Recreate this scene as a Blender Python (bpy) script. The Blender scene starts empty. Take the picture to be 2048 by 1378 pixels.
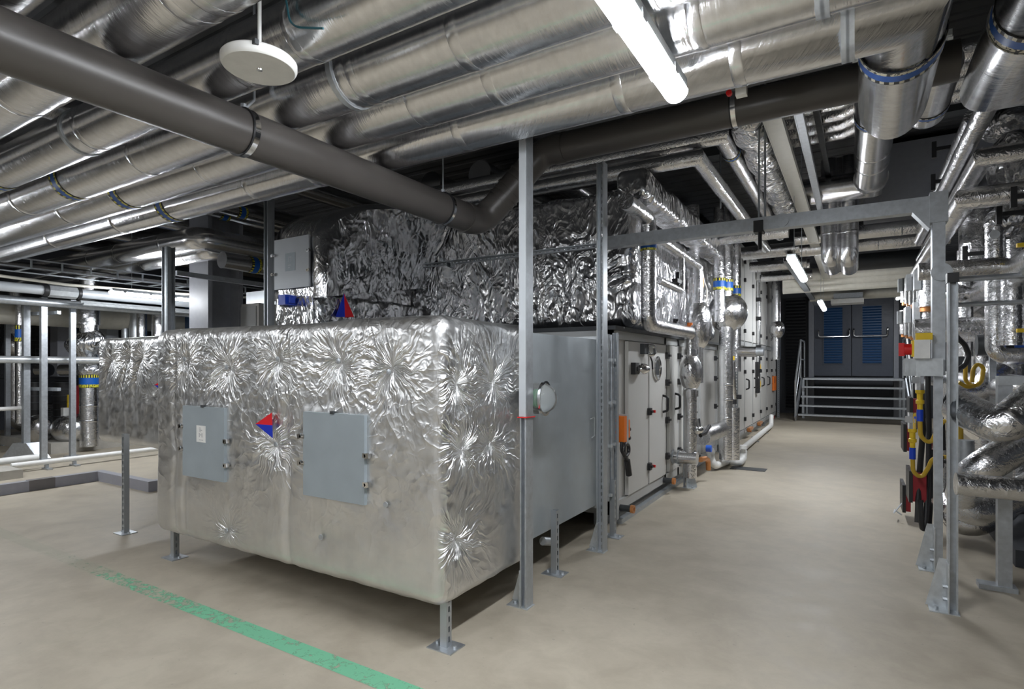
import bpy, math, random
import numpy as np
from mathutils import Vector, Matrix
random.seed(7); rng=np.random.default_rng(11)
PI=math.pi
SC=bpy.context.scene; COL=SC.collection
# ---------------------------------------------------------------- camera model (photo frame 2048 x 1378)
F=1135.;CX=1024.;HY=732.;VX=1712.;EYE=1.4
TH=math.atan((VX-CX)/F);SN,CS=math.sin(TH),math.cos(TH)
def ray(px,py):
    a=(px-CX)/F;b=(HY-py)/F
    return Vector((-SN+a*CS,CS+a*SN,b))
def pt(px,py,X=None,Y=None,Z=None,T=None):
    """place in the room seen at a photo point, at a known distance (one coordinate or depth)"""
    d=ray(px,py)
    t=T if T is not None else X/d.x if X is not None else Y/d.y if Y is not None else (Z-EYE)/d.z
    return Vector((d.x*t,d.y*t,EYE+d.z*t))
cd=bpy.data.cameras.new('camera');cam=bpy.data.objects.new('camera',cd);COL.objects.link(cam)
cam.location=(0,0,EYE);cam.rotation_euler=(PI/2,0,TH)
cd.sensor_width=36;cd.lens=36*F/2048;cd.shift_y=(HY-689)/2048;cd.clip_start=.02
SC.camera=cam
SC.view_settings.view_transform='Standard';SC.view_settings.look='None';SC.view_settings.gamma=1
SC.view_settings.use_curve_mapping=False

# ---------------------------------------------------------------- materials
M={}
class NT:
    def __init__(s,name):
        s.m=bpy.data.materials.new(name);s.m.use_nodes=True;s.t=s.m.node_tree
        s.b=s.t.nodes['Principled BSDF'];s.out=s.t.nodes['Material Output'];M[name]=s.m
    def n(s,ty,ins=None,**kw):
        nd=s.t.nodes.new('ShaderNode'+ty)
        for k,v in kw.items(): setattr(nd,k,v)
        for k,v in (ins or {}).items():
            if isinstance(v,bpy.types.NodeSocket): s.t.links.new(v,nd.inputs[k])
            else: nd.inputs[k].default_value=v
        return nd
    def l(s,a,b): s.t.links.new(a,b)
    def set(s,**kw):
        nm={'base':'Base Color','rough':'Roughness','metal':'Metallic','spec':'Specular IOR Level','normal':'Normal','trans':'Transmission Weight','ior':'IOR','ec':'Emission Color','es':'Emission Strength','alpha':'Alpha','aniso':'Anisotropic'}
        for k,v in kw.items():
            i=s.b.inputs[nm[k]]
            if isinstance(v,bpy.types.NodeSocket): s.t.links.new(v,i)
            else: i.default_value=v if not (isinstance(v,tuple) and len(v)==3) else (*v,1)
        return s
    def math(s,op,a,b=None,c=None):
        ins={0:a}
        if b is not None: ins[1]=b
        if c is not None: ins[2]=c
        return s.n('Math',ins,operation=op).outputs[0]
    def ramp(s,fac,stops,interp='LINEAR'):
        r=s.n('ValToRGB',{'Fac':fac});r.color_ramp.interpolation=interp
        e=r.color_ramp.elements
        while len(e)<len(stops): e.new(.5)
        for el,(p,c) in zip(e,stops): el.position=p;el.color=(*c,1) if len(c)==3 else c
        return r.outputs['Color']
    def noise(s,vec,scale,detail=3,rough=.55,dist=0,ty='FBM'):
        return s.n('TexNoise',{'Vector':vec,'Scale':scale,'Detail':detail,'Roughness':rough,'Distortion':dist},noise_type=ty).outputs['Fac']
    def bump(s,h,strength,dist,normal=None):
        ins={'Height':h,'Strength':strength,'Distance':dist}
        if normal is not None: ins['Normal']=normal
        return s.n('Bump',ins).outputs['Normal']
def plain(name,col,rough=.5,metal=0.,var=.06,vs=14,bump=0.):
    k=NT(name);uv=k.n('TexCoord').outputs['Object']
    f=k.noise(uv,vs,4)
    c0=tuple(max(0,c*(1-var)) for c in col);c1=tuple(min(1,c*(1+var)) for c in col)
    k.set(base=k.ramp(f,[(.3,c0),(.7,c1)]),metal=metal)
    r=k.n('MapRange',{'Value':f,'From Min':.3,'From Max':.7,'To Min':max(.02,rough-.06),'To Max':min(1,rough+.06)})
    k.set(rough=r.outputs[0])
    if bump: k.set(normal=k.bump(k.noise(uv,vs*6,3),bump,.004))
    return k
def foil_pipe(name,fine=1.,rough=.2):
    k=NT(name);uv=k.n('TexCoord').outputs['UV']
    m1=k.n('Mapping',{'Vector':uv,'Scale':(70,7,1)}).outputs[0]      # fine wrinkles that run round the jacket
    m2=k.n('Mapping',{'Vector':uv,'Scale':(14,9,1)}).outputs[0]
    h1=k.noise(m1,1,3,.6,.6);h2=k.noise(m2,1,2,.5)
    m3=k.n('Mapping',{'Vector':uv,'Scale':(1.7,3,1)}).outputs[0]
    h3=k.noise(m3,1,2,.5)
    n=k.bump(h3,.4,.004);n=k.bump(h2,.3*fine,.0018,n);n=k.bump(h1,.6*fine,.0021,n)
    f=k.noise(m2,2,3)
    k.set(base=k.ramp(f,[(.3,(.66,.665,.68)),(.7,(.8,.8,.81))]),metal=1.,normal=n)
    k.set(rough=k.n('MapRange',{'Value':k.noise(m1,.5,2),'From Min':.3,'From Max':.7,'To Min':rough-.03,'To Max':rough+.06}).outputs[0])
def ridge(k,vec,scale,detail=2,pw=3.,dist=.4,rough=.5):
    """thin crease lines: sharp crests where the noise crosses its middle value"""
    n=k.noise(vec,scale,detail,rough,dist)
    r=k.math('SUBTRACT',1.,k.math('MINIMUM',k.math('ABSOLUTE',k.math('MULTIPLY_ADD',n,5.,-2.5)),1.))
    return k.math('POWER',r,pw)
def foil_duct(name,amp=1.,scale=1.,rough=.2,stretch=(1,1,.6)):
    k=NT(name);ob=k.n('TexCoord').outputs['Object']
    st=k.n('Mapping',{'Vector':ob,'Scale':stretch,'Rotation':(.35,.45,.3)}).outputs[0]
    n=k.bump(k.noise(st,4*scale,3,.5,.8),.5*amp,.07/scale)
    n=k.bump(ridge(k,st,5*scale,3,1.5,.9),.5*amp,.028/scale,n)
    n=k.bump(ridge(k,st,12*scale,2,2.,.6),.5*amp,.010/scale,n)
    n=k.bump(k.noise(ob,140,2),.2,.0006,n)
    k.set(base=k.ramp(k.noise(ob,6,3),[(.3,(.68,.685,.70)),(.7,(.82,.82,.83))]),metal=1.,normal=n)
    k.set(rough=k.n('MapRange',{'Value':k.noise(ob,18,2),'From Min':.3,'From Max':.7,'To Min':rough-.04,'To Max':rough+.045}).outputs[0])
def quilt(name,tufts,rough=.36,lines=1.):
    """pinned blanket: creases fan out from every pin; tufts = (centre, flat axis, reach, strength)"""
    k=NT(name);tc=k.n('TexCoord');ob=tc.outputs['Object'];nn=k.n('SeparateXYZ',{0:tc.outputs['Normal']});h=None
    face=[k.n('MapRange',{'Value':k.math('ABSOLUTE',nn.outputs[q]),'From Min':.5,'From Max':.9}).outputs[0] for q in range(2)]
    wv=k.n('VectorMath',{0:k.n('TexNoise',{'Vector':ob,'Scale':5.5,'Detail':2.}).outputs['Color'],1:(.5,.5,.5)},operation='SUBTRACT').outputs[0]
    wob=k.n('VectorMath',{0:ob,1:k.n('VectorMath',{0:wv,3:.16},operation='SCALE').outputs[0]},operation='ADD').outputs[0]
    for i,(c,axis,reach,amp) in enumerate(tufts):
        mask=[1.,1.,1.];mask[axis]=0.
        d=k.n('VectorMath',{0:k.n('VectorMath',{0:wob,1:c},operation='SUBTRACT').outputs[0],1:tuple(mask)},operation='MULTIPLY').outputs[0]
        r=k.n('VectorMath',{0:d},operation='LENGTH').outputs['Value']
        nd=k.n('VectorMath',{0:d},operation='NORMALIZE').outputs[0]
        sh=[11.3*i,7.7*i,3.1*i]
        ax=[0.,0.,0.];ax[axis]=1.
        rv=k.n('VectorMath',{0:tuple(ax),3:r},operation='SCALE')
        v=k.n('VectorMath',{0:k.n('VectorMath',{0:nd,3:2.6},operation='SCALE').outputs[0],1:k.n('VectorMath',{0:k.n('VectorMath',{0:rv.outputs[0],3:2.4},operation='SCALE').outputs[0],1:tuple(sh)},operation='ADD').outputs[0]},operation='ADD').outputs[0]
        rg=ridge(k,v,1.6,2,1.6,.25)
        env=k.math('POWER',2.718,k.math('MULTIPLY',k.n('VectorMath',{0:k.n('VectorMath',{0:ob,1:c},operation='SUBTRACT').outputs[0]},operation='LENGTH').outputs['Value'],-1./reach))
        inn=k.n('MapRange',{'Value':r,'From Min':.0,'From Max':.07}).outputs[0]
        t=k.math('MULTIPLY',k.math('MULTIPLY',rg,env),k.math('MULTIPLY',inn,k.math('MULTIPLY',face[axis],amp)))
        h=t if h is None else k.math('ADD',h,t)
    zs=k.n('SeparateXYZ',{0:ob}).outputs[2]
    calm=k.n('MapRange',{'Value':zs,'From Min':.1,'From Max':.9,'To Min':.12,'To Max':1.}).outputs[0]
    n=k.bump(k.noise(ob,3,2,.5,.3),.4,.03)
    n=k.bump(k.math('MULTIPLY',calm,ridge(k,ob,4,3,4.,.5)),.5*lines,.007,n);n=k.bump(k.math('MULTIPLY',calm,ridge(k,ob,11,2,4.,.4)),.5*lines,.0026,n)
    if h is not None: n=k.bump(h,.8,.032,n)
    n=k.bump(k.noise(ob,130,2),.25,.0006,n)
    k.set(base=k.ramp(k.noise(ob,6,3),[(.3,(.72,.72,.72)),(.7,(.83,.83,.825))]),metal=1.,normal=n)
    k.set(rough=k.n('MapRange',{'Value':k.noise(ob,20,2),'From Min':.3,'From Max':.7,'To Min':rough-.05,'To Max':rough+.12}).outputs[0])
foil_pipe('foil_pipe')
foil_duct('foil_pipe_rough',.42,3.4,.215,(1,1,1));foil_duct('foil_crumpled',.8,.62,.22);foil_duct('foil_soft',.4,1.5,.22)
plain('galvanised',(.50,.53,.56),.42,.75,.12,25)
plain('teal_cable',(.02,.09,.11),.4)
plain('galvanised_pale',(.60,.63,.65),.4,.7,.1,25)
plain('sheet_metal',(.50,.55,.585),.42,.55,.05,9)
plain('panel_sheet',(.36,.41,.445),.5,.25,.05,8)
plain('panel_pale',(.50,.53,.56),.45,.2,.03,8)
plain('painted_panel',(.56,.555,.535),.42,.0,.03,5)
plain('panel_frame',(.48,.49,.49),.45,.2,.03,5)
plain('drain_plastic',(.078,.071,.066),.36,0,.05,4)
plain('white_plastic',(.78,.78,.76),.4);plain('cream_plastic',(.72,.70,.64),.4)
plain('black_plastic',(.018,.018,.02),.45);plain('dark_metal',(.06,.065,.07),.5,.4)
plain('column_paint',(.27,.28,.31),.5);plain('curb_paint',(.30,.30,.335),.55)
plain('kerb_patch',(.16,.15,.15),.7)
plain('door_paint',(.075,.085,.11),.42);plain('louvre_blue',(.02,.075,.19),.45);plain('louvre_black',(.02,.021,.024),.5)
plain('red_paint',(.62,.012,.012),.4);plain('deep_red',(.30,.012,.02),.45);plain('blue_paint',(.01,.06,.55),.4);plain('valve_blue',(.02,.12,.62),.4)
plain('yellow_paint',(.8,.55,.02),.45);plain('yellow_hose',(.55,.36,.03),.45);plain('orange_paint',(.85,.20,.02),.4);plain('copper',(.62,.27,.10),.4,.6)
plain('green_print',(.03,.4,.13),.4);plain('chrome',(.8,.8,.8),.12,1,.02);plain('sticker_red',(.75,.01,.02),.45);plain('sticker_blue',(.005,.03,.5),.45)
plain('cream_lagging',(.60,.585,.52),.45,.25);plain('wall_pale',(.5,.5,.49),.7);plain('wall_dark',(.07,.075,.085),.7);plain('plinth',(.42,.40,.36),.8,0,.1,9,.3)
plain('label_print',(.35,.35,.37),.6)
# ---- glass of the round dome
k=NT('clear_plastic');k.set(base=(.9,.93,.93),rough=.06,trans=.85,ior=1.25)
# ---- lamps
k=NT('lamp_diffuser');k.set(base=(.9,.9,.9),ec=(.93,.96,1.),es=1.)
k=NT('lamp_far');k.set(base=(.9,.9,.9),ec=(.93,.96,1.),es=1.)
# ---- slotted steel channel: the slots are cut through
k=NT('slotted_steel');uv=k.n('TexCoord').outputs['UV'];s=k.n('SeparateXYZ',{0:uv})
fr=k.math('FRACT',k.math('MULTIPLY',s.outputs[0],20.))
on=k.math('MULTIPLY',k.math('GREATER_THAN',fr,.42),k.math('LESS_THAN',k.math('ABSOLUTE',s.outputs[1]),.0068))
k.set(base=(.47,.50,.53),metal=.75,rough=.42)
tr=k.n('BsdfTransparent');mx=k.n('MixShader',{0:on,1:k.b.outputs[0],2:tr.outputs[0]});k.l(mx.outputs[0],k.out.inputs[0])
# ---- pipe identification band: blue middle between printed black edges
def band_mat(name,edge,dark=(.02,.02,.02)):
    k=NT(name);s=k.n('SeparateXYZ',{0:k.n('TexCoord').outputs['UV']});u=s.outputs[0]
    tick=k.math('GREATER_THAN',k.math('FRACT',k.math('MULTIPLY',s.outputs[1],28.)),.52)
    spk=k.math('GREATER_THAN',k.noise(k.n('Mapping',{'Vector':k.n('TexCoord').outputs['UV'],'Scale':(5,60,1)}).outputs[0],1,2),.46)
    lo=k.math('LESS_THAN',u,.25);hi=k.math('GREATER_THAN',u,.75)
    inn=k.math('MULTIPLY',k.math('GREATER_THAN',u,.03),k.math('LESS_THAN',u,.97))
    c1=k.n('MixRGB',{0:k.math('MULTIPLY',k.math('MULTIPLY',tick,inn),1.),1:(*dark,1),2:(*edge,1)}).outputs[0]
    c2=k.n('MixRGB',{0:k.math('MULTIPLY',spk,inn),1:(*dark,1),2:(*edge,1)}).outputs[0]
    c=k.n('MixRGB',{0:lo,1:(.01,.10,.42,1),2:c1}).outputs[0]
    c=k.n('MixRGB',{0:hi,1:c,2:c2}).outputs[0]
    k.set(base=c,rough=.35)
band_mat('band_yellow',(.62,.58,.05));band_mat('band_cream',(.7,.66,.52))
# ---- floor: pale sealed concrete, patchy
k=NT('concrete');ob=k.n('TexCoord').outputs['Object']
f1=k.noise(ob,.7,5,.6,.4);f2=k.noise(ob,5,6,.65,.3);f3=k.noise(ob,60,3)
c=k.ramp(f1,[(.38,(.365,.32,.25)),(.62,(.46,.412,.33))])
c=k.n('MixRGB',{0:.4,1:c,2:k.ramp(f2,[(.36,(.30,.26,.20)),(.62,(.485,.437,.352))])}).outputs[0]
sc=k.noise(k.n('Mapping',{'Vector':ob,'Scale':(.7,5,1),'Rotation':(0,0,.5)}).outputs[0],3,5,.7,1.2,'RIDGED_MULTIFRACTAL')
c=k.n('MixRGB',{0:k.n('MapRange',{'Value':sc,'From Min':.9,'From Max':1.6,'To Min':0.,'To Max':.3}).outputs[0],1:c,2:(.30,.27,.23,1)}).outputs[0]
sp=k.math('GREATER_THAN',k.noise(ob,26,2,.5),.73)
c=k.n('MixRGB',{0:k.math('MULTIPLY',sp,.35),1:c,2:(.24,.22,.19,1)}).outputs[0]
k.set(base=c,spec=.35,normal=k.bump(f3,.12,.002))
k.set(rough=k.n('MapRange',{'Value':f2,'From Min':.3,'From Max':.7,'To Min':.42,'To Max':.62}).outputs[0])
# ---- worn green floor paint
k=NT('green_line');ob=k.n('TexCoord').outputs['Object']
f=k.noise(ob,22,6,.7,.5);wear=k.noise(k.n('Mapping',{'Vector':ob,'Location':(2,0,0),'Scale':(1,1,1)}).outputs[0],1.3,3)
s=k.n('SeparateXYZ',{0:ob})
fade=k.n('MapRange',{'Value':s.outputs[0],'From Min':-2.,'From Max':.8,'To Min':-.22,'To Max':.10}).outputs[0]
a=k.math('ADD',k.math('ADD',f,fade),k.math('MULTIPLY',k.math('SUBTRACT',wear,.5),.25))
al=k.n('MapRange',{'Value':a,'From Min':.42,'From Max':.56,'To Min':.04,'To Max':.85}).outputs[0]
k.set(base=(.19,.56,.34),rough=.5)
tr=k.n('BsdfTransparent');mx=k.n('MixShader',{0:al,1:tr.outputs[0],2:k.b.outputs[0]});k.l(mx.outputs[0],k.out.inputs[0])
# ---- ceiling: dark profiled deck
k=NT('ceiling_deck');ob=k.n('TexCoord').outputs['Object'];s=k.n('SeparateXYZ',{0:ob})
wv=k.math('PINGPONG',s.outputs[1],.15)
k.set(base=k.ramp(k.noise(ob,2,3),[(.3,(.075,.078,.085)),(.7,(.105,.108,.115))]),rough=.6,normal=k.bump(k.n('MapRange',{'Value':wv,'From Min':.04,'From Max':.08}).outputs[0],.8,.05))
# ---- open mesh guard: wire grid cut through
k=NT('wire_mesh');s=k.n('SeparateXYZ',{0:k.n('TexCoord').outputs['UV']})
g=k.math('MAXIMUM',k.math('LESS_THAN',k.math('FRACT',k.math('MULTIPLY',s.outputs[0],9.)),.09),k.math('LESS_THAN',k.math('FRACT',k.math('MULTIPLY',s.outputs[1],12.)),.12))
k.set(base=(.09,.09,.1),rough=.5,metal=.5)
tr=k.n('BsdfTransparent');mx=k.n('MixShader',{0:g,1:tr.outputs[0],2:k.b.outputs[0]});k.l(mx.outputs[0],k.out.inputs[0])

# ---------------------------------------------------------------- mesh builder
V=Vector
def perp(d):
    d=d.normalized();u=V((0,0,1)) if abs(d.z)<.9 else V((1,0,0))
    a=d.cross(u).normalized();return a,a.cross(d).normalized()
class MB:
    def __init__(s): s.v=[];s.f=[];s.uv=[]
    def add(s,vs,fs,uvs=None):
        o=len(s.v);s.v+= [tuple(x) for x in vs]
        for i,f in enumerate(fs):
            s.f.append([o+j for j in f]);s.uv.append(uvs[i] if uvs else None)
        return s
    def box(s,lo,hi):
        lo,hi=V(lo),V(hi);c=(lo+hi)/2;h=(hi-lo)/2
        return s.obox(c,(h.x,0,0),(0,h.y,0),(0,0,h.z))
    def obox(s,c,a,b,d):
        c,a,b,d=V(c),V(a),V(b),V(d)
        vs=[c+a*i+b*j+d*k for k in(-1,1) for j in(-1,1) for i in(-1,1)]
        fs=[(0,2,3,1),(4,5,7,6),(0,1,5,4),(2,6,7,3),(0,4,6,2),(1,3,7,5)]
        if a.cross(b).dot(d)<0: fs=[f[::-1] for f in fs]
        return s.add(vs,fs)
    def bar(s,p0,p1,w,h,up=(0,0,1)):
        p0,p1=V(p0),V(p1);d=(p1-p0);n=d.normalized();up=V(up)
        if abs(n.dot(up))>.95: up=V((1,0,0)) if abs(n.x)<.9 else V((0,1,0))
        a=n.cross(up).normalized();b=a.cross(n).normalized()
        return s.obox((p0+p1)/2,a*(w/2),d/2,b*(h/2))
    def prism(s,poly,o,a,b,ext):
        """polygon in the plane (o,a,b) pushed along ext"""
        o,a,b,ext=V(o),V(a),V(b),V(ext);n=len(poly)
        vs=[o+a*x+b*y for x,y in poly]+[o+a*x+b*y+ext for x,y in poly]
        fs=[tuple(range(n))[::-1],tuple(range(n,2*n))]+[(i,(i+1)%n,n+(i+1)%n,n+i) for i in range(n)]
        if a.cross(b).dot(ext)<0: fs=[f[::-1] for f in fs]
        return s.add(vs,fs)
    def sweep(s,path,prof,up,caps=True):
        """straight extrusion of a (lateral,depth) profile; uv = length, lateral"""
        p0,p1=V(path[0]),V(path[1]);n=(p1-p0).normalized();L=(p1-p0).length
        b=V(up);b=(b-n*b.dot(n)).normalized();a=b.cross(n).normalized();k=len(prof)
        vs=[p+a*x+b*y for p in(p0,p1) for x,y in prof]
        fs=[];uv=[]
        for i in range(k):
            j=(i+1)%k;fs.append((i,j,k+j,k+i));uv.append(((0,prof[i][0]),(0,prof[j][0]),(L,prof[j][0]),(L,prof[i][0])))
        if caps:
            fs+=[tuple(range(k))[::-1],tuple(range(k,2*k))];uv+=[[(0,.5)]*k]*2
        return s.add(vs,fs,uv)
    def tube(s,path,r,seg=20,bend=None,caps=True,arc=7,uvn=False,rfun=None):
        P=fillet([V(p) for p in path],bend,arc) if bend else [V(p) for p in path]
        n=len(P);T=[]
        for i in range(n):
            a=(P[i]-P[i-1]).normalized() if i else None;b=(P[i+1]-P[i]).normalized() if i<n-1 else None
            T.append((a,b))
        e=perp(T[0][1])[0];vs=[];acc=0;us=[]
        prev=T[0][1]
        for i in range(n):
            a,b=T[i];a=a or b;b=b or a
            t=(a+b).normalized()
            q=prev.rotation_difference(a);e=(q@e);prev=a
            e=(e-a*e.dot(a)).normalized();f=a.cross(e).normalized()
            if i: acc+=(P[i]-P[i-1]).length
            us.append(acc);rr=r(acc) if callable(r) else r
            den=a.dot(t)
            for k2 in range(seg):
                w=2*PI*k2/seg;o=(e*math.cos(w)+f*math.sin(w))*rr
                o=o-a*(o.dot(t)/den)          # mitre onto the bisector plane
                vs.append(P[i]+o)
            q=a.rotation_difference(b);e=q@e;prev=b
        fs=[];uv=[]
        R=r(0) if callable(r) else r
        L=acc or 1
        for i in range(n-1):
            for k2 in range(seg):
                j=(k2+1)%seg;fs.append((i*seg+k2,i*seg+j,(i+1)*seg+j,(i+1)*seg+k2))
                v0,v1=2*PI*R*k2/seg,2*PI*R*(k2+1)/seg
                u0,u1=(us[i],us[i+1]) if not uvn else (us[i]/L,us[i+1]/L)
                uv.append(((u0,v0),(u0,v1),(u1,v1),(u1,v0)))
        if caps:
            for base,rev in((0,True),((n-1)*seg,False)):
                ff=tuple(range(base,base+seg));fs.append(ff[::-1] if rev else ff);uv.append([(0,0)]*seg)
        return s.add(vs,fs,uv)
    def cyl(s,p0,p1,r,seg=20,r1=None,caps=True):
        p0,p1=V(p0),V(p1);L=(p1-p0).length
        return s.tube([p0,p1],r if r1 is None else (lambda u:r+(r1-r)*u/L),seg,caps=caps)
    def lathe(s,o,ax,prof,seg=24):
        """prof = (along axis, radius)"""
        o,ax=V(o),V(ax).normalized();e,f=perp(ax);vs=[];fs=[];n=len(prof);uv=[]
        for z,r in prof:
            for k2 in range(seg):
                w=2*PI*k2/seg;vs.append(o+ax*z+(e*math.cos(w)-f*math.sin(w))*max(r,1e-5)*1)
        for i in range(n-1):
            for k2 in range(seg):
                j=(k2+1)%seg;fs.append((i*seg+j,i*seg+k2,(i+1)*seg+k2,(i+1)*seg+j)[::-1])
                R=max(prof[i][1],prof[i+1][1]);v0,v1=2*PI*R*k2/seg,2*PI*R*(k2+1)/seg
                uv.append(((prof[i+1][0],v1),(prof[i+1][0],v0),(prof[i][0],v0),(prof[i][0],v1)))
        return s.add(vs,fs,uv)
    def ell(s,c,rad,seg=24,rings=14):
        c=V(c);prof=[(-math.cos(PI*i/rings),math.sin(PI*i/rings)) for i in range(rings+1)];o=len(s.v)
        s.lathe((0,0,0),(0,0,1),prof,seg)
        for i in range(o,len(s.v)):
            x,y,z=s.v[i];s.v[i]=(c.x+x*rad[0],c.y+y*rad[1],c.z+z*rad[2])
        return s
    def me(s,name,loc,mat,angle):
        m=bpy.data.meshes.new(name);l=V(loc)
        m.from_pydata([(x-l.x,y-l.y,z-l.z) for x,y,z in s.v],[],s.f)
        uvl=m.uv_layers.new(name='UVMap');d=uvl.data
        for pi,p in enumerate(m.polygons):
            u=s.uv[pi]
            if u is None:
                nr=p.normal;ax=max(range(3),key=lambda i:abs(nr[i]));i,j=[(1,2),(0,2),(0,1)][ax]
                for li in p.loop_indices:
                    c=m.vertices[m.loops[li].vertex_index].co;d[li].uv=(c[j],c[i])
            else:
                for k2,li in enumerate(p.loop_indices): d[li].uv=u[k2]
        m.polygons.foreach_set('use_smooth',[True]*len(m.polygons));m.set_sharp_from_angle(angle=angle)
        m.materials.append(M[mat]);m.update();return m
def fillet(P,bend,arc):
    out=[P[0]]
    for i in range(1,len(P)-1):
        a=(P[i-1]-P[i]);b=(P[i+1]-P[i]);la,lb=a.length,b.length;a.normalize();b.normalize()
        ang=a.angle(b)
        if ang>PI-.03: continue
        cut=min(bend/math.tan(ang/2),la*.49,lb*.49);R=cut*math.tan(ang/2)
        c=P[i]+(a+b).normalized()*(R/math.sin(ang/2));s0=P[i]+a*cut-c;s1=P[i]+b*cut-c
        for k in range(arc+1):
            t=k/arc;w=s0.angle(s1)
            out.append(c+(s0*math.sin((1-t)*w)+s1*math.sin(t*w))/math.sin(w))
    out.append(P[-1]);return out
def world_loc(o):
    l=V(o.location)
    while o.parent is not None: o=o.parent;l=l+V(o.location)
    return l
def T(name,label,cat,loc,group=None):
    o=bpy.data.objects.new(name,None);COL.objects.link(o);o.location=loc;o.empty_display_size=.1
    o['label']=label;o['category']=cat
    if group:o['group']=group
    return o
def Pt(name,mb,mat,parent,label=None,angle=.6):
    loc=world_loc(parent)
    o=bpy.data.objects.new(name,mb.me(name,loc,mat,angle));COL.objects.link(o);o.parent=parent
    if label:o['label']=label
    return o
def S(name,mb,mat,label=None,cat=None,group=None,kind=None,angle=.6):
    a=np.array(mb.v);lo,hi=a.min(0),a.max(0);loc=((lo[0]+hi[0])/2,(lo[1]+hi[1])/2,lo[2])
    o=bpy.data.objects.new(name,mb.me(name,loc,mat,angle));COL.objects.link(o);o.location=loc
    if label:o['label']=label
    if cat:o['category']=cat
    if group:o['group']=group
    if kind:o['kind']=kind
    return o
def dup(root,off,label,group=None):
    r=root.copy();COL.objects.link(r);r.location=V(root.location)+V(off);r['label']=label
    if group:r['group']=group
    for ch in list(root.children):
        c=ch.copy();COL.objects.link(c);c.parent=r
        for g in ch.children:
            d=g.copy();COL.objects.link(d);d.parent=c
    return r
def along(P,s):
    """point and direction at distance s on a polyline (negative: from the end)"""
    P=[V(p) for p in P]
    if s<0: P=P[::-1];s=-s
    for a,b in zip(P,P[1:]):
        L=(b-a).length
        if s<=L: return a+(b-a)*(s/L),(b-a).normalized()
        s-=L
    return P[-1],(P[-1]-P[-2]).normalized()
def channel(mb,p0,p1,open_dir,w=.041,d=.041,t=.003):
    """steel channel, back on the line, open towards open_dir"""
    h=w/2;lp=.009
    prof=[(-h,0),(h,0),(h,d),(h-lp,d),(h-lp,d-t),(h-t,d-t),(h-t,t),(-h+t,t),(-h+t,d-t),(-h+lp,d-t),(-h+lp,d),(-h,d)]
    return mb.sweep([p0,p1],prof[::-1],open_dir)
def band(root,p0,p1,r,mat,seg=28):
    p0,p1=V(p0),V(p1);L=(p1-p0).length;e=(p1-p0)/L*.0004
    m=MB().tube([p0,p0+e,p1-e,p1],lambda u:r+(.004 if .0002<u<L-.0002 else .0002),seg,caps=False,uvn=True)
    return Pt('identification_band',m,mat,root,'blue banded pipe marker')
def PIPE(label,pts,r,mat='foil_pipe',extra=(),bend=None,name='insulated_pipe',cat='pipe',bands=(),tapes=(),clips=(),group=None,bw=.11,bmat='band_yellow',seg=24,clipmat='galvanised',tw=.05):
    pts=[V(p) for p in pts]
    mb=MB().tube(pts,r,seg,bend)
    if not(bands or tapes or clips or extra): return S(name,mb,mat,label,cat,group,angle=.9)
    a=np.array(mb.v);lo,hi=a.min(0),a.max(0)
    root=T(name,label,cat,((lo[0]+hi[0])/2,(lo[1]+hi[1])/2,lo[2]),group)
    Pt('jacket' if 'foil' in mat else 'pipe_wall',mb,mat,root,angle=.9)
    for s in bands:
        p,d=along(pts,s);band(root,p-d*bw/2,p+d*bw/2,r,bmat,seg)
    for s in tapes:
        p,d=along(pts,s);b=MB().tube([p-d*tw/2,p-d*tw*.4,p+d*tw*.4,p+d*tw/2],lambda u:r+(.0024 if tw*.05<u<tw*.95 else .0005),seg)
        Pt('foil_tape',b,'foil_pipe',root)
    for s in clips:
        p,d=along(pts,s)
        Pt('pipe_clip',MB().tube([p-d*.014,p+d*.014],r+.007,seg),clipmat,root)
    for e in extra: Pt(e[0],e[1],e[2],root,angle=1.1)
    return root
# ================================================================ the room
def SH(name,lo,hi,mat):
    return S(name,MB().box(lo,hi),mat,kind='structure')
XL,XR,YB,YF,ZC=-16.,3.6,18.8,-4.5,4.3
SH('floor',(XL,YF,-.12),(XR,YB,0),'concrete')
SH('ceiling',(XL,YF,ZC),(XR,YB,ZC+.15),'ceiling_deck')
SH('wall_left',(XL-.15,YF,0),(XL,YB,ZC),'wall_dark')
SH('wall_right',(XR,YF,0),(XR+.15,YB,ZC),'wall_dark')
SH('wall_back',(XL,YB,0),(XR,YB+.15,ZC),'wall_dark')
SH('wall_front',(XL,YF-.15,0),(XR,YF,ZC),'wall_pale')
# worn green line on the floor
S('floor_line',MB().add([(-6.6,1.8,.001),(-.2,1.8,.001),(-.2,1.905,.001),(-6.6,1.905,.001)],[(0,1,2,3)]),'green_line','worn green painted stripe across the concrete in front of the big foil duct','floor marking')

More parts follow.
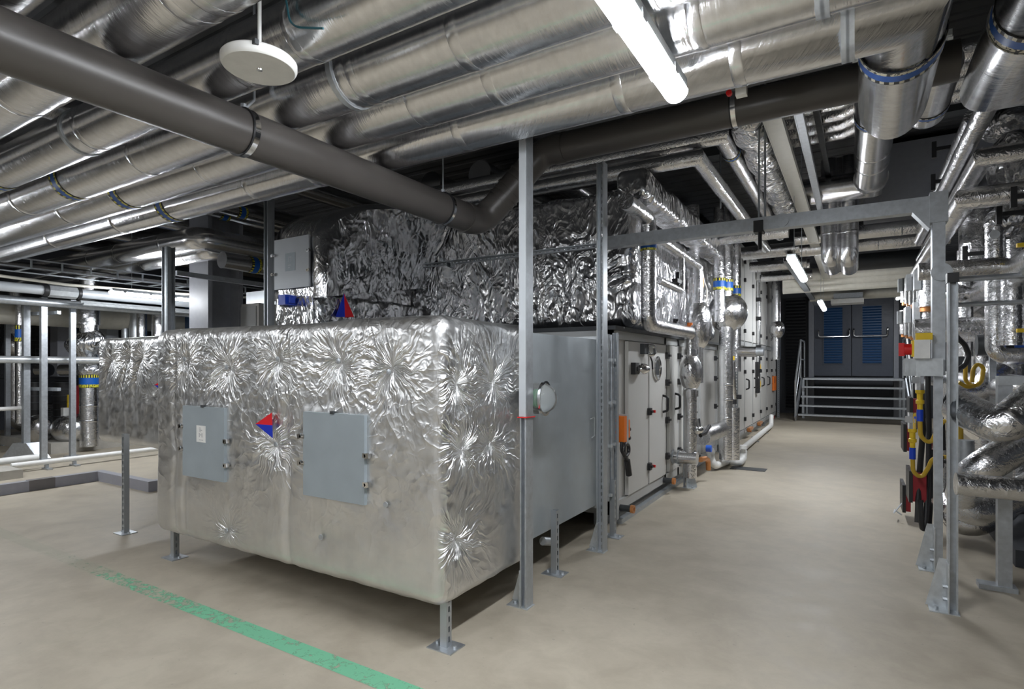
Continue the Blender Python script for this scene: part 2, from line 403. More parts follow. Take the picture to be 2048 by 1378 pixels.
# ---- double door with louvres on the platform
Yd=YB-.06
def door_leaf(name,x0,x1,lx0,lx1,bar0,bar1):
    z0,z1=pt(1700,752,Y=Yd).z,pt(1700,599,Y=Yd).z
    b=MB().box((x0,Yd-.05,z0),(x1,Yd,z1))
    d=S(name,b,'door_paint',kind='structure')
    lz0,lz1=pt(1700,727,Y=Yd).z,pt(1700,614,Y=Yd).z
    m=MB();n=22
    m.box((lx0,Yd-.052,lz0),(lx1,Yd-.051,lz1))
    for i in range(n):
        z=lz0+(lz1-lz0)*(i+.5)/n
        m.obox(((lx0+lx1)/2,Yd-.066,z),((lx1-lx0)/2,0,0),(0,.014,.017),(0,-.0015,.0015))
    Pt('door_louvre',m,'louvre_blue',d)
    f=MB()
    for a,c in (((lx0-.03,lz0-.03),(lx1+.03,lz0)),((lx0-.03,lz1),(lx1+.03,lz1+.03)),((lx0-.03,lz0),(lx0,lz1)),((lx1,lz0),(lx1+.03,lz1))):
        f.box((a[0],Yd-.07,a[1]),(c[0],Yd-.05,c[1]))
    Pt('louvre_frame',f,'door_paint',d)
    zb=pt(1700,673,Y=Yd).z
    m=MB().tube([(bar0,Yd-.06,zb+.22),(bar0,Yd-.14,zb+.2),(bar0,Yd-.14,zb),(bar1,Yd-.14,zb),(bar1,Yd-.14,zb+.2),(bar1,Yd-.06,zb+.22)],.022,10,.05)
    Pt('push_bar',m,'chrome',d)
    return d
X=lambda px:pt(px,700,Y=Yd).x
door_leaf('door_1',X(1629),X(1702.5),X(1648),X(1685),X(1638),X(1699))
door_leaf('door_2',X(1704),X(1786),X(1725),X(1763),X(1708),X(1775))
m=MB();zt=pt(1700,590,Y=Yd).z
m.box((X(1618),Yd-.12,0),(X(1628.5),Yd,zt)).box((X(1787),Yd-.12,0),(X(1797),Yd,zt)).box((X(1618),Yd-.12,zt-.12),(X(1797),Yd,zt))
S('trim_1',m,'column_paint',kind='structure')
# dark louvred opening left of the doors
m=MB();x0,x1=X(1571),X(1613);m.box((x0,Yd-.02,.1),(x1,Yd,zt))
for i in range(34):
    z=.2+(zt-.3)*i/33
    m.obox(((x0+x1)/2,Yd-.05,z),((x1-x0)/2-.02,0,0),(0,.03,.03),(0,-.002,.002))
S('wall_louvre',m,'louvre_black','tall black louvred wall grille beside the grey double doors','grille')

# ---- steel platform with steps before the doors
px0,px1=pt(1606,756,Z=1.08).x,pt(1808,760,Z=1.08).x
Yp=17.0
xa,xb=pt(1606,757,Y=Yp).x,pt(1808,757,Y=Yp).x;zp=pt(1700,757,Y=Yp).z
pl=T('access_platform','grey steel step platform with open treads below the grey double doors','steps',((xa+xb)/2,Yp+.4,0))
m=MB().box((xa,Yp,zp-.045),(xb,YB-.2,zp));Pt('platform_deck',m,'galvanised',pl)
tre=[]
for i,(py) in enumerate((774,794,813,832)):
    y=Yp-.19*(i+1);z=pt(1700,py,Y=y).z;tre.append((y,z))
    Pt('tread',MB().box((xa-.02*i,y-.02,z-.04),(xb+.02*i,y+.2,z)),'galvanised',pl)
for sx,x in ((-1,xa),(1,xb)):
    Pt('stringer',MB().bar((x+sx*.03,Yp,zp-.03),(x+sx*.10,Yp-1.05,.06),.03,.16),'galvanised',pl)
    
    for y in(Yp+.05,YB-.4): Pt('platform_leg',MB().box((x-.03,y,0),(x+.03,y+.06,zp-.046)),'galvanised',pl)
def handrail(sx,x,label):
    r=T('handrail',label,'handrail',(x+sx*.08,Yp,0),'handrails of the step platform')
    zt=zp+1.02
    m=MB().tube([(x+sx*.1,Yp-1.0,.15),(x+sx*.1,Yp-1.0,1.0),(x+sx*.06,Yp,zt),(x+sx*.06,YB-.5,zt),(x+sx*.06,YB-.5,zp)],.024,10,.1);Pt('rail',m,'galvanised_pale',r)
    m=MB().tube([(x+sx*.1,Yp-1.0,.55),(x+sx*.06,Yp,zp+.5),(x+sx*.06,YB-.5,zp+.5)],.018,10);Pt('middle_rail',m,'galvanised_pale',r)
    m=MB().tube([(x+sx*.06,Yp,zp),(x+sx*.06,Yp,zt)],.022,10);Pt('upright',m,'galvanised_pale',r)
handrail(-1,xa,'steel tube handrail on the louvre side of the step platform')
handrail(1,xb,'steel tube handrail on the pipe side of the step platform')

# ================================================================ lamps
def batten(x,y0,y1,z,label,w=.085,seen=True,drop=None,mat='lamp_diffuser'):
    r=T('batten_light',label,'light fitting',(x,(y0+y1)/2,z),'ceiling batten lights')
    h=w/2
    prof=[(h*math.cos(a),h*.95*math.sin(a)) for a in [PI+PI*i/12 for i in range(13)]]
    Pt('diffuser',MB().prism(prof,(x,y0,z+h),(1,0,0),(0,0,1),(0,y1-y0,0)),mat,r)
    b=MB().box((x-h*.96,y0+.01,z+h+.001),(x+h*.96,y1-.01,z+h+.04));Pt('housing',b,'galvanised_pale',r)
    m=MB()
    for t in (.12,.37,.63,.88):
        y=y0+(y1-y0)*t
        for s in(-1,1): Pt('clip',MB().box((x+s*h*1.03-h*.055,y-.02,z+h-.014),(x+s*h*1.03+h*.055,y+.02,z+h+.02)),'galvanised_pale',r)
    for t in (.2,.8):
        y=y0+(y1-y0)*t
        Pt('suspension_wire',MB().cyl((x,y,z+h+.04),(x,y,(drop or ZC)),.003,6),'galvanised',r)
    return r
LZ=2.475
batten(-.63,.82,2.34,LZ,'bright batten light under the foil pipes near the camera',.095,drop=2.6)
a,b=pt(1582,520,Z=2.465),pt(1611,563,Z=2.465)
batten(-.56,6.35,8.0,2.45,'lit batten light above the walkway before the cream lagged pipes')
batten(-.56,11.7,13.4,2.53,'smaller lit batten light in front of the left door leaf',.085)
q=pt(1797,598,Y=16.6)
batten(q.x,16.0,16.9,q.z,'tiny lit lamp beside the right door post',.08)
a,b=pt(218,579,Z=2.47),pt(404,597,Z=2.47)
batten((a.x+b.x)/2,a.y,b.y+.1,2.40,'long lit batten light behind the square grey column',.095)
batten(-.6,-3.0,-1.5,LZ,'batten light over the walkway behind the camera',.095)
batten(-4.2,-1.2,.3,2.45,'batten light over the floor left of the camera',.095)
batten(-8.7,.8,2.3,2.40,'unseen batten light added to brighten the plant area on the left',.095)  # out-of-view fitting added to brighten the left plant and the pleated branch duct
# ================================================================ foil clad ducts
def foil_block(lo,hi,rad,res,disp=None,skip=()):
    """rounded box with a fine skin that can be quilted; skip: faces left away ('+y' ...)"""
    lo,hi=np.array(lo,float),np.array(hi,float);mb=MB();vmap={}
    il,ih=lo+rad,hi-rad
    def lin(a,b):
        n=max(2,int(round((b-a)/res)));r=np.array([a,a+rad*.15,a+rad*.4,a+rad*.7,b-rad*.7,b-rad*.4,b-rad*.15,b])
        return np.unique(np.round(np.concatenate([np.linspace(a,b,n+1),r]),5))
    ax=[lin(lo[i],hi[i]) for i in range(3)]
    vs=[];fs=[]
    def vid(p):
        k=(round(p[0],5),round(p[1],5),round(p[2],5))
        if k not in vmap: vmap[k]=len(vs);vs.append(k)
        return vmap[k]
    for d in range(3):
        e,f=[(1,2),(2,0),(0,1)][d]
        for side,val in ((0,lo[d]),(1,hi[d])):
            if ('-+'[side]+'xyz'[d]) in skip: continue
            A,B=ax[e],ax[f];ids=np.empty((len(A),len(B)),int)
            for i,a in enumerate(A):
                for j,b in enumerate(B):
                    p=[0,0,0];p[d]=val;p[e]=a;p[f]=b;ids[i,j]=vid(p)
            for i in range(len(A)-1):
                for j in range(len(B)-1):
                    q=(ids[i,j],ids[i+1,j],ids[i+1,j+1],ids[i,j+1]);fs.append(q if side else q[::-1])
    P=np.array(vs);inn=np.clip(P,il,ih);D=P-inn;L=np.linalg.norm(D,axis=1,keepdims=True)
    # faces: points in the flat middle have D along one axis only
    Nn=D/np.maximum(L,1e-9);P2=inn+Nn*rad
    if disp is not None: P2=P2+Nn*disp(P2,Nn)[:,None]
    mb.v=[tuple(x) for x in P2];mb.f=[list(map(int,f)) for f in fs];mb.uv=[None]*len(fs);return mb
def vnoise(x,y,seed=0):
    xi,yi=np.floor(x).astype(int),np.floor(y).astype(int);fx,fy=x-xi,y-yi
    fx,fy=fx*fx*(3-2*fx),fy*fy*(3-2*fy)
    def h(i,j):
        n=(i*374761393+j*668265263+seed*974634777)&0x7fffffff
        n=((n^(n>>13))*1274126177)&0x7fffffff
        return ((n^(n>>16))&0xffff)/65535.
    return (h(xi,yi)*(1-fx)+h(xi+1,yi)*fx)*(1-fy)+(h(xi,yi+1)*(1-fx)+h(xi+1,yi+1)*fx)*fy
def tuft(u,v,c,depth,reach,seed):
    du,dv=u-c[0],v-c[1];r=np.hypot(du,dv);th=np.arctan2(dv,du)
    wob=th+.35*(vnoise(u*9,v*9,seed)-.5)+.25*np.sin(r*22+seed)
    rid=np.abs(2*vnoise(wob*5.2+40,r*3+seed,seed+5)-1)+.6*np.abs(2*vnoise(wob*11+90,r*5+seed,seed+9)-1)
    env=np.exp(-r/reach)*(1-np.exp(-r/.02))
    return -depth*np.exp(-r/.05)-depth*.4*np.exp(-r/.2)+.008*(rid-.6)*env*np.minimum(1,r/.06)
def seam(u,c,depth=.02,w=.035): return -depth*np.exp(-((u-c)/w)**2)
tf=[]
FX0,FX1,FY0,FY1,FZ0,FZ1=-4.32,-1.69,2.15,3.07,.215,1.655
fp=lambda px,py:pt(px,py,Y=FY0)
tufts_f=[(fp(x,y).x,fp(x,y).z) for x,y in ((363,718),(447,735),(549,718),(671,722),(772,744),(545,890),(451,1062),(640,1075),(770,1010))]
sp=lambda px,py:pt(px,py,X=FX1)
tufts_s=[(sp(x,y).y,sp(x,y).z) for x,y in ((931,765),(994,760),(933,892),(990,892),(926,1082),(1010,1010))]
seams_f=[fp(x,800).x for x in (345,366,571)]
panels=[((370,453),(809,955)),((611,733),(822,997))]
prect=[]
for (xa_,xb_),(ya_,yb_) in panels:
    A,B=fp(xa_,ya_),fp(xb_,yb_)
    prect.append((A.x,B.x,(fp(xa_,ya_).z+fp(xb_,ya_+9).z)/2,(fp(xa_,yb_-8).z+fp(xb_,yb_+12).z)/2))
def disp_front(P,Nn):
    d=np.zeros(len(P));fr=np.clip(-Nn[:,1],0,1)**2;sd=np.clip(Nn[:,0],0,1)**2;top=np.clip(Nn[:,2],0,1)**2
    u,v=P[:,0],P[:,2];w=P[:,1]
    q=np.zeros(len(P))
    for i,c in enumerate(tufts_f): q+=tuft(u,v,c,.034 if i<6 else .014,.30 if i<6 else .16,i*3+1)
    for c in seams_f: q+=seam(u+.05*(vnoise(v*4,u*0,3)-.5),c,.016,.028)
    q+=.012*(vnoise(u*3.1,v*2.3,4)-.5)+.003*(vnoise(u*9,v*8,7)-.5)
    for (xa_,xb_,z1,z0) in prect:   # flat under the access panels
        m=1/(1+np.exp(-np.minimum(np.minimum(u-xa_+.02,xb_+.02-u),np.minimum(v-z0+.02,z1+.02-v))/.008))
        q=q*(1-m)-.003*m
    d+=fr*q
    q=np.zeros(len(P))
    for i,c in enumerate(tufts_s): q+=tuft(w,v,c,.034 if i<5 else .016,.26,i*5+60)
    q+=.016*(vnoise(w*3.1,v*2.3,14)-.5)+.004*(vnoise(w*9,v*8,17)-.5)
    d+=sd*q
    d+=top*.02*(vnoise(u*3,w*3,31)-.5)
    edge=1-np.maximum.reduce([fr,sd,top]);edge=np.clip(edge,0,1)
    d+=edge*.008*(vnoise(u*14+w*14,v*14,41)-.5)
    return d
fd=T('insulated_duct','large quilted foil wrapped duct with two grey access panels on short legs','duct',((FX0+FX1)/2,(FY0+FY1)/2,FZ0))
ro=V(fd.location)
tl_=[((c[0]-ro.x,FY0-ro.y,c[1]-ro.z),1,.115 if i<6 else .09,1. if i<6 else .4) for i,c in enumerate(tufts_f[:7])]+[((FX1-ro.x,c[0]-ro.y,c[1]-ro.z),0,.13,1. if i<5 else .5) for i,c in enumerate(tufts_s[:5])]
quilt('foil_quilted',tl_)
Pt('foil_jacket',foil_block((FX0,FY0,FZ0),(FX1,FY1,FZ1),.085,.014,disp_front),'foil_quilted',fd,angle=1.2)
for i,q in enumerate(tufts_f): Pt('fixing_pin',MB().lathe((q[0],FY0-(-.022 if i<6 else -.006),q[1]),(0,-1,0),[(0,.016),(.004,.015),(.006,.004),(.006,0)],12),'galvanised',fd)
def latch(par,x,y,z,sx):
    m=MB().box((x-.022,y-.014,z-.012),(x+.022,y+.004,z+.012)).obox((x+sx*.012,y-.017,z),(.014,0,.004),(0,.005,0),(-.003,0,.013)).cyl((x,y-.022,z),(x,y-.012,z),.009,8)
    Pt('latch',m,'chrome',par)
def lab_print(par,x0,x1,y,z0,z1,rows):
    m=MB()
    for (a,b,c,d) in rows: m.box((x0+(x1-x0)*a,y-.0008,z0+(z1-z0)*c),(x0+(x1-x0)*b,y,z0+(z1-z0)*d))
    Pt('printing',m,'label_print',par)
for i,(xa_,xb_,z1,z0) in enumerate(prect):
    y=FY0+.006
    p=Pt('access_panel',MB().box((xa_,y-.022,z0),(xb_,y,z1)),'panel_sheet',fd,['smaller grey access panel with a white label','larger plain grey access panel'][i])
    for zz in (z1-.16,z0+.16):
        for x,sx in ((xa_,-1),(xb_,1)): latch(p,x+sx*.012,y-.012,zz+(-.05 if sx>0 else .02),sx)
    m=MB().box(((xa_+xb_)/2-.012,y-.03,z1-.004),((xa_+xb_)/2+.012,y-.01,z1+.012));Pt('hook',m,'dark_metal',p)
    if i==1:
        c=(xa_+xb_)/2;m=MB();m.box((c-.02,y-.024,z1-.05),(c+.03,y-.0225,z1-.012));Pt('pull_tab',m,'panel_sheet',p)
a,b=fp(398,850),fp(416,885);y=FY0-.0162
lb=Pt('label_plate',MB().box((a.x,y-.0012,b.z),(b.x,y,a.z)),'white_plastic',fd,'white label on the smaller access panel')
# small airflow mark sheet: outline, triangle, lines
w=b.x-a.x;h=a.z-b.z;m=MB()
for q in ((.3,.5,.12,.15),(.55,.75,.12,.15),(.3,.36,.3,.55),(.6,.66,.3,.55),(.42,.54,.42,.46),(.38,.44,.62,.8),(.5,.64,.7,.74),(.3,.5,.84,.87)):
    m.box((a.x+w*q[0],y-.002,b.z+h*q[2]),(a.x+w*q[1],y-.0011,b.z+h*q[3]))
Pt('printing',m,'label_print',lb)
def flag(par,tip,b0,b1,nrm,label):
    """two-colour direction arrow: one half red, the other blue"""
    tip,b0,b1=V(tip),V(b0),V(b1);mid=(b0+b1)/2;n=V(nrm)*.0015
    for nm,mat,q in (('red_half','sticker_red',(tip,b0,mid)),('blue_half','sticker_blue',(tip,mid,b1))):
        m=MB();vs=[p for p in q]+[p+n for p in q];m.add(vs,[(0,1,2),(5,4,3),(0,3,4,1),(1,4,5,2),(2,5,3,0)]);yield nm,mat,m
ar=T('arrow_sticker','red and blue triangular arrow sticker between the two grey access panels','sticker',(fp(530,850).x,FY0-.02,fp(530,850).z))
yq=FY0-.022
g=lambda px,py:pt(px,py,Y=yq)
for nm,mat,m in flag(ar,g(511,848),g(544,825),g(545.5,876),(0,-1,0),''): Pt(nm,m,mat,ar)
# left branch of the duct, shallower
LX0,LX1,LY0,LY1,LZ0,LZ1=-6.02,-4.35,2.5,3.06,.70,1.655
lp=lambda px,py:pt(px,py,Y=LY0)
tl=[(lp(x,y).x,lp(x,y).z) for x,y in ((220,720),(276,714),(247,712))]
def disp_left(P,Nn):
    fr=np.clip(-Nn[:,1],0,1)**2;u,v=P[:,0],P[:,2];q=np.zeros(len(P))
    for i,c in enumerate(tl): q+=tuft(u,v,c,.03,.26,i*4+2)
    for c in (lp(212,800).x,lp(246,800).x,lp(270,800).x): q+=seam(u+.14*(vnoise(v*2.5,u*0,13)-.5),c,.022,.03)*np.clip((v-LZ0-.1)/.3,0,1)
    q+=.012*(vnoise(u*6,v*2,5)-.5)
    return fr*q+(1-fr)*.015*(vnoise(u*8,v*8+P[:,1]*8,6)-.5)
ld=T('insulated_duct','lower foil wrapped branch duct with vertical pleats running towards the crumpled standpipe','duct',((LX0+LX1)/2,(LY0+LY1)/2,LZ0))
ro=V(ld.location)
quilt('foil_pleated',[((c[0]-ro.x,0,c[1]-ro.z),1,.2,1.) for c in tl]+[((lp(300,790).x-ro.x,0,lp(300,790).z-ro.z),1,.12,.5)],.36,.7)
Pt('foil_jacket',foil_block((LX0,LY0,LZ0),(LX1,LY1,LZ1),.07,.016,disp_left),'foil_pleated',ld,angle=1.2)
g=lambda px,py:pt(px,py,Y=LY0-.012)
ar=T('arrow_sticker','small red and blue arrow sticker at the edge of the pleated branch duct','sticker',g(316,772))
for nm,mat,m in flag(ar,g(309,770),g(321,763),g(321,780),(0,-1,0),''): Pt(nm,m,mat,ar)
# short steel legs
def leg(x,y,ztop,label,name='support_leg',group='short channel legs under the ducts',od=(-1,0,0)):
    od=V(od);b0=V((x,y,0))-od*.02
    r=T(name,label,'support',(x,y,0),group)
    Pt('channel_post',channel(MB(),b0+V((0,0,.006)),b0+V((0,0,ztop)),od),'slotted_steel',r)
    Pt('foot_plate',MB().box((x-.075,y-.06,0),(x+.075,y+.06,.006)),'galvanised',r)
    for dx in(-.055,.055): Pt('anchor_bolt',MB().cyl((x+dx,y,.006),(x+dx,y,.018),.009,6),'galvanised_pale',r)
q=pt(890,1298,Z=0);leg(q.x-.01,q.y+.02,FZ0+.02,'galvanised channel leg under the near bottom corner of the quilted foil duct')
q=pt(350,1115,Z=0);leg(q.x,q.y,FZ0+.02,'galvanised channel leg under the access panel end of the quilted foil duct')
leg(FX0+.2,FY1-.1,FZ0+.02,'galvanised channel leg behind under the quilted foil duct')
q=pt(251,1066,Z=0);leg(q.x,q.y,.83,'free standing slotted channel stub before the pleated branch duct','channel_stub','cut channel stubs standing on the floor',(0,1,0))
q=pt(1110,1147,Z=0);leg(q.x,q.y,pt(1110,1020,Y=q.y).z,'short slotted channel stub beside the plain sheet metal duct','channel_stub','cut channel stubs standing on the floor')
q=pt(1226,1073,Z=0);leg(q.x,q.y,pt(1226,960,Y=q.y).z,'short slotted channel stub at the corner of the air handling unit','channel_stub','cut channel stubs standing on the floor')
# plain sheet metal duct between foil duct and unit
SX1=-1.80
sd=T('sheet_duct','plain galvanised sheet metal duct joining the quilted foil duct to the air handling unit','duct',(-3,3.85,.27))
Pt('duct_wall',MB().box((-4.25,FY1+.015,.275),(SX1,4.63,1.615)),'sheet_metal',sd)
Pt('flange',MB().box((-4.28,4.28,.25),(SX1+.012,4.33,1.64)),'galvanised_pale',sd)
g=lambda px,py:pt(px,py,X=SX1+.02)
m=MB().tube([g(1181,838),g(1189,834),g(1189,872),g(1183,876)],.004,8);Pt('pull_handle',m,'galvanised_pale',sd)
m=MB().cyl(pt(1085,1082,X=-1.83),pt(1100,1082,X=-1.83)+V((.03,.0,0)),.03,12)
Pt('drain_stub',m,'galvanised_pale',sd)
# clear dome on the duct corner
c=pt(1083,797,X=-1.62)
dm=T('inspection_dome','clear round dome with green inner part behind the white capped post','gauge',(c.x-.07,c.y,c.z))
ax=V((1,.12,0))
o=V((FX1-.01,c.y,c.z))
Pt('mount_ring',MB().lathe(o,ax,[(0,.0),(0,.085),(.035,.085),(.035,.06),(.03,.0)],28),'dark_metal',dm)
Pt('clear_cover',MB().lathe(o,ax,[(.036,.086)]+[(.036+.13*math.sin(a),.096*math.cos(a)**.6) for a in [PI/2*i/10 for i in range(11)]],28),'clear_plastic',dm)
Pt('rim',MB().lathe(o,ax,[(.09,.097),(.09,.106),(.105,.106),(.105,.092)],28),'chrome',dm)
Pt('green_plate',MB().lathe(o,ax,[(.036,0),(.036,.045),(.05,.045),(.05,0)],20),'green_print',dm)
# ---- large crumpled casing on top of the unit
UX0,UX1,UY0,UY1,UZ0,UZ1=-4.72,-1.80,5.2,8.9,1.78,3.12
def disp_up(P,Nn):
    fr=np.clip(-Nn[:,1],0,1)**2;u,v=P[:,0],P[:,2]
    q=.03*(vnoise(u*2.5+v,v*2,51)-.5)+.012*(vnoise(u*6+v*3,v*5-u*2,52)-.5)
    q+=seam(u,pt(1085,500,Y=UY0).x,.014,.012)
    return fr*q*np.clip((3.3-v)/.8,.35,1)+(1-fr)*.03*(vnoise(u*5+P[:,1]*5,v*5,54)-.5)
xs_=pt(1085,500,Y=UY0).x
ud=T('insulated_duct','huge crumpled foil casing on top of the air handling unit behind the steel rail','duct',((UX0+UX1)/2,7,UZ0))
Pt('foil_jacket',foil_block((UX0,UY0,UZ0),(UX1,UY1,UZ1),.09,.026,disp_up),'foil_crumpled',ud,angle=1.2)
Pt('foil_tape',MB().box((xs_-.035,UY0-.012,UZ0+.12),(xs_+.035,UY0+.02,UZ1-.12)),'foil_soft',ud)
# ---- swept elbow rising from the foil duct
EX0,EX1=pt(549,600,Y=3.6).x,pt(639,560,Y=3.6).x
ed=T('insulated_duct','curved foil wrapped elbow duct with pale access panel and arrow flag','duct',((EX0+EX1)/2,4.3,1.6))
zlow=pt(640,594,Y=3.6).z
prof=[]   # rows round the section for every station along the sweep
stations=[]
zf1=pt(600,478,Y=3.6).z
ctr=(5.05,zf1-.02);Ry=5.05-3.6;Rz=3.16-(zf1-.02)
N1,N2=10,26
for i in range(N1+1): stations.append((3.6,zlow+(zf1-zlow)*i/N1))
for i in range(1,N2+1):
    a=PI/2*i/N2;stations.append((ctr[0]-Ry*math.cos(a),ctr[1]+Rz*math.sin(a)))
stations.append((5.17,3.16))
vs=[];fs=[];nU=26
def right_x(y,z):
    # side leans towards the big casing at the far end
    t=max(0,min(1,(y-3.6)/1.6));lowx=EX1+(-4.50-EX1)*t;hix=EX1+(-3.85-EX1)*t
    k=(z-zlow)/(3.16-zlow);return lowx+(hix-lowx)*k
mo=MB();rad=.09
rows=[]
for (y,z) in stations:
    xr=right_x(y,z);row=[]
    for j in range(nU+1):
        u=j/nU;x=EX0+(xr-EX0)*u
        # rounded edges
        e=min(x-EX0,xr-x);dr=0 if e>rad else rad-math.sqrt(max(0,rad*rad-(rad-e)**2))
        n=V((0,1,0)) if z<=zf1 else V((0,ctr[0]-y,ctr[1]-z)).normalized()
        w=.02*(float(vnoise(np.array([x*7.]),np.array([z*7+y*5]),61)[0])-.5)
        p=V((x,y,z))+n*(dr+w);row.append(p)
    rows.append(row)
for r_ in rows: vs+=r_
nn=nU+1
for i in range(len(rows)-1):
    for j in range(nU): fs.append((i*nn+j,i*nn+j+1,(i+1)*nn+j+1,(i+1)*nn+j))
mo.add(vs,fs)
# side: fan of points between the swept edge and the lower back edge
side=[];K=22
for i,row in enumerate(rows):
    e=row[-1];y,z=stations[i]
    t=i/(len(rows)-1)
    yb=3.6+(5.22-3.6)*min(1,t*1.15);zb=zlow+(pt(800,580,Y=5.2).z-zlow)*(yb-3.6)/1.62
    if i==len(rows)-1: yb,zb=5.17,pt(800,580,Y=5.2).z
    r_=[]
    for k in range(K+1):
        s=k/K
        yy=e.y+(max(yb,e.y)-e.y)*s;zz=e.z+(zb-e.z)*s
        bl=min(1,s*8);x=e.x*(1-bl)+(right_x(yy,zz)+.0)*bl
        x+=.05*(float(vnoise(np.array([yy*6+zz*3.]),np.array([zz*5.-yy]),62)[0])-.5)*bl
        if k==0: x,yy,zz=e.x,e.y,e.z
        r_.append(V((x,yy,zz)))
    side.append(r_)
vs=[p for r_ in side for p in r_];fs=[]
for i in range(len(side)-1):
    for k in range(K): a_=i*(K+1)+k;fs.append((a_,a_+1,a_+K+2,a_+K+1))
ms=MB().add(vs,fs)
# left side, back and underside, plain
zb=pt(800,580,Y=5.2).z
pl_=[(EX0,y,z) for y,z in stations]+[(EX0,5.17,zlow)]
ms.add(pl_,[tuple(range(len(pl_)))[::-1]])
ms.add([(EX0,3.62,zlow),(EX1,3.62,zlow),(-4.45,5.17,zb),(EX0,5.17,zb)],[(0,1,2,3)])
Pt('swept_face',mo,'foil_soft',ed,angle=1.2);Pt('cheek',ms,'foil_crumpled',ed,angle=1.2)
lx1=EX1-.06
Pt('riser',foil_block((EX0-.0,3.63,1.765),(lx1,5.17,zlow+.05),.05,.03,lambda P,N:.03*(vnoise(P[:,0]*9+P[:,1]*9,P[:,2]*9,66)-.5)+.012*np.abs(2*vnoise(P[:,0]*17+P[:,1]*19,P[:,2]*15,67)-1)),'foil_crumpled',ed,angle=1.2)
Pt('riser_back',foil_block((EX0,4.1,2.0),(-4.52,5.16,2.36),.04,.05),'foil_crumpled',ed,angle=1.2)
Pt('fold_strip',MB().tube([(right_x(5.12,3.14)+.0,5.14,3.14),(right_x(5.15,2.8)+.01,5.15,2.8),(-4.50,5.15,pt(800,580,Y=5.2).z)],.03,8),'foil_soft',ed)
Pt('front_skirt',MB().box((EX0+.02,3.6,1.765),(EX1-.09,3.64,zlow+.02)),'foil_crumpled',ed)
y=3.585;a,b=pt(552,482,Y=y),pt(621,573,Y=y)
pp=Pt('access_panel',MB().box((a.x,y-.02,b.z),(b.x,y,a.z)),'panel_pale',ed,'pale grey square access panel')
for zz in (a.z-.15,b.z+.15):
    for x,sx in ((a.x,-1),(b.x,1)): latch(pp,x,y-.02,zz,sx)
a,b=pt(574,508,Y=y),pt(594,541,Y=y);lb=Pt('label_plate',MB().box((a.x,y-.0215,b.z),(b.x,y-.02,a.z)),'panel_sheet',ed)
m=MB();w=b.x-a.x;h=a.z-b.z
for q in ((.3,.36,.5,.8),(.44,.56,.74,.8),(.6,.66,.5,.8),(.3,.66,.3,.34),(.3,.5,.18,.22)): m.box((a.x+w*q[0],y-.0225,b.z+h*q[2]),(a.x+w*q[1],y-.0214,b.z+h*q[3]))
Pt('printing',m,'panel_pale',lb)
a=pt(571,602,Y=3.58)
ac=T('damper_actuator','small blue damper actuator on the foil under the pale access panel','actuator',(a.x+.05,3.56,a.z))
Pt('bracket',MB().box((a.x-.06,3.555,a.z-.05),(a.x+.0,3.6,a.z+.05)),'dark_metal',ac)
Pt('body',MB().box((a.x+.0,3.5,a.z-.045),(a.x+.10,3.6,a.z+.05)).prism([(-.03,-.03),(.03,-.03),(.03,.03),(-.03,.03)],(a.x+.1,3.55,a.z),(0,1,0),(0,0,1),(.045,0,0)),'blue_paint',ac)
g=lambda px,py:pt(px,py,X=lx1+.03)
c0=pt(689,615,Y=3.66)
ar=T('arrow_sticker','tall red and blue triangular arrow flag on the grey recess beside the curved elbow duct','sticker',c0)
gg=lambda px,py:pt(px,py,X=lx1+.035)
for nm,mat,m in flag(ar,gg(688,587),gg(708,634),gg(671,634),(1,0,0),''): Pt(nm,m,mat,ar)
# ================================================================ overhead foil pipes running across the room
def yc_for(low,r,h):
    """distance of a pipe axis at height h above the eye whose underside edge is seen at this elevation (degrees)"""
    lo,hi=.1,9.
    for _ in range(60):
        m=(lo+hi)/2;ang=math.degrees(math.atan2(h,m)-math.asin(min(1,r/math.hypot(h,m))))
        if ang>low: lo=m
        else: hi=m
    return lo
hang=[]
rows=[('e',24.8,.144),('d',28.35,.146),('c',32.2,.144),('b',38.0,.1215),('a',45.8,.144),('z',56.3,.144)]
PZ=1.2
info={}
for nme,low,r in rows:
    h=PZ+r;info[nme]=(yc_for(low,r,h),EYE+h,r)
ye,ze,re=info['e'];yd_,zd,rd=info['d'];yc,zc,rc=info['c'];yb_,zb_,rb=info['b'];ya,za,ra=info['a'];yz,zz_,rz=info['z']
xd=pt(1802,150,Z=EYE+PZ).x
def dist_of(px,py,x0,Y,Z):
    """distance along a pipe (from x0) of a mark seen on its underside"""
    return abs(pt(px,py,Y=Y).x-x0)
yend=3.44
E0=[(-8.3,ye,ze+1.0),(-8.3,ye,ze),(xd,ye,ze),(xd,yend,ze),(xd,yend,ZC-.02)]
def dE(px): return 1.0+abs(pt(px,300,Y=ye).x+8.3)
Lh=1.0+(xd+8.3)
yq=pt(1802,152,Z=EYE+PZ).y
PIPE('lowest overhead foil pipe with mitred corner and blue band beside the walkway',E0,re,tapes=[dE(x) for x in (120,250,520,640,935,1250,1480)],bands=[dE(350)],clips=[dE(1691),dE(1701)],group='overhead foil pipes',
  extra=[('sleeve',MB().tube([(xd,yq+.03,ze),(xd,yend,ze),(xd,yend,ze+.4)],re+.006,32),'foil_pipe')])
ep=[o for o in COL.objects if o.get('label','').startswith('lowest overhead foil')][0]
band(ep,(xd,yq+.055,ze),(xd,yq-.055,ze),re+.006,'band_cream',32)
for s in(-1,1):
  m=MB().obox((xd+s*(re+.012),yq,ze-.02),(.012,0,0),(0,.02,0),(0,0,.012)).cyl((xd+s*(re+.01),yq,ze-.035),(xd+s*(re+.028),yq,ze-.035),.008,8)
  Pt('clamp_lug',m,'galvanised_pale',ep)
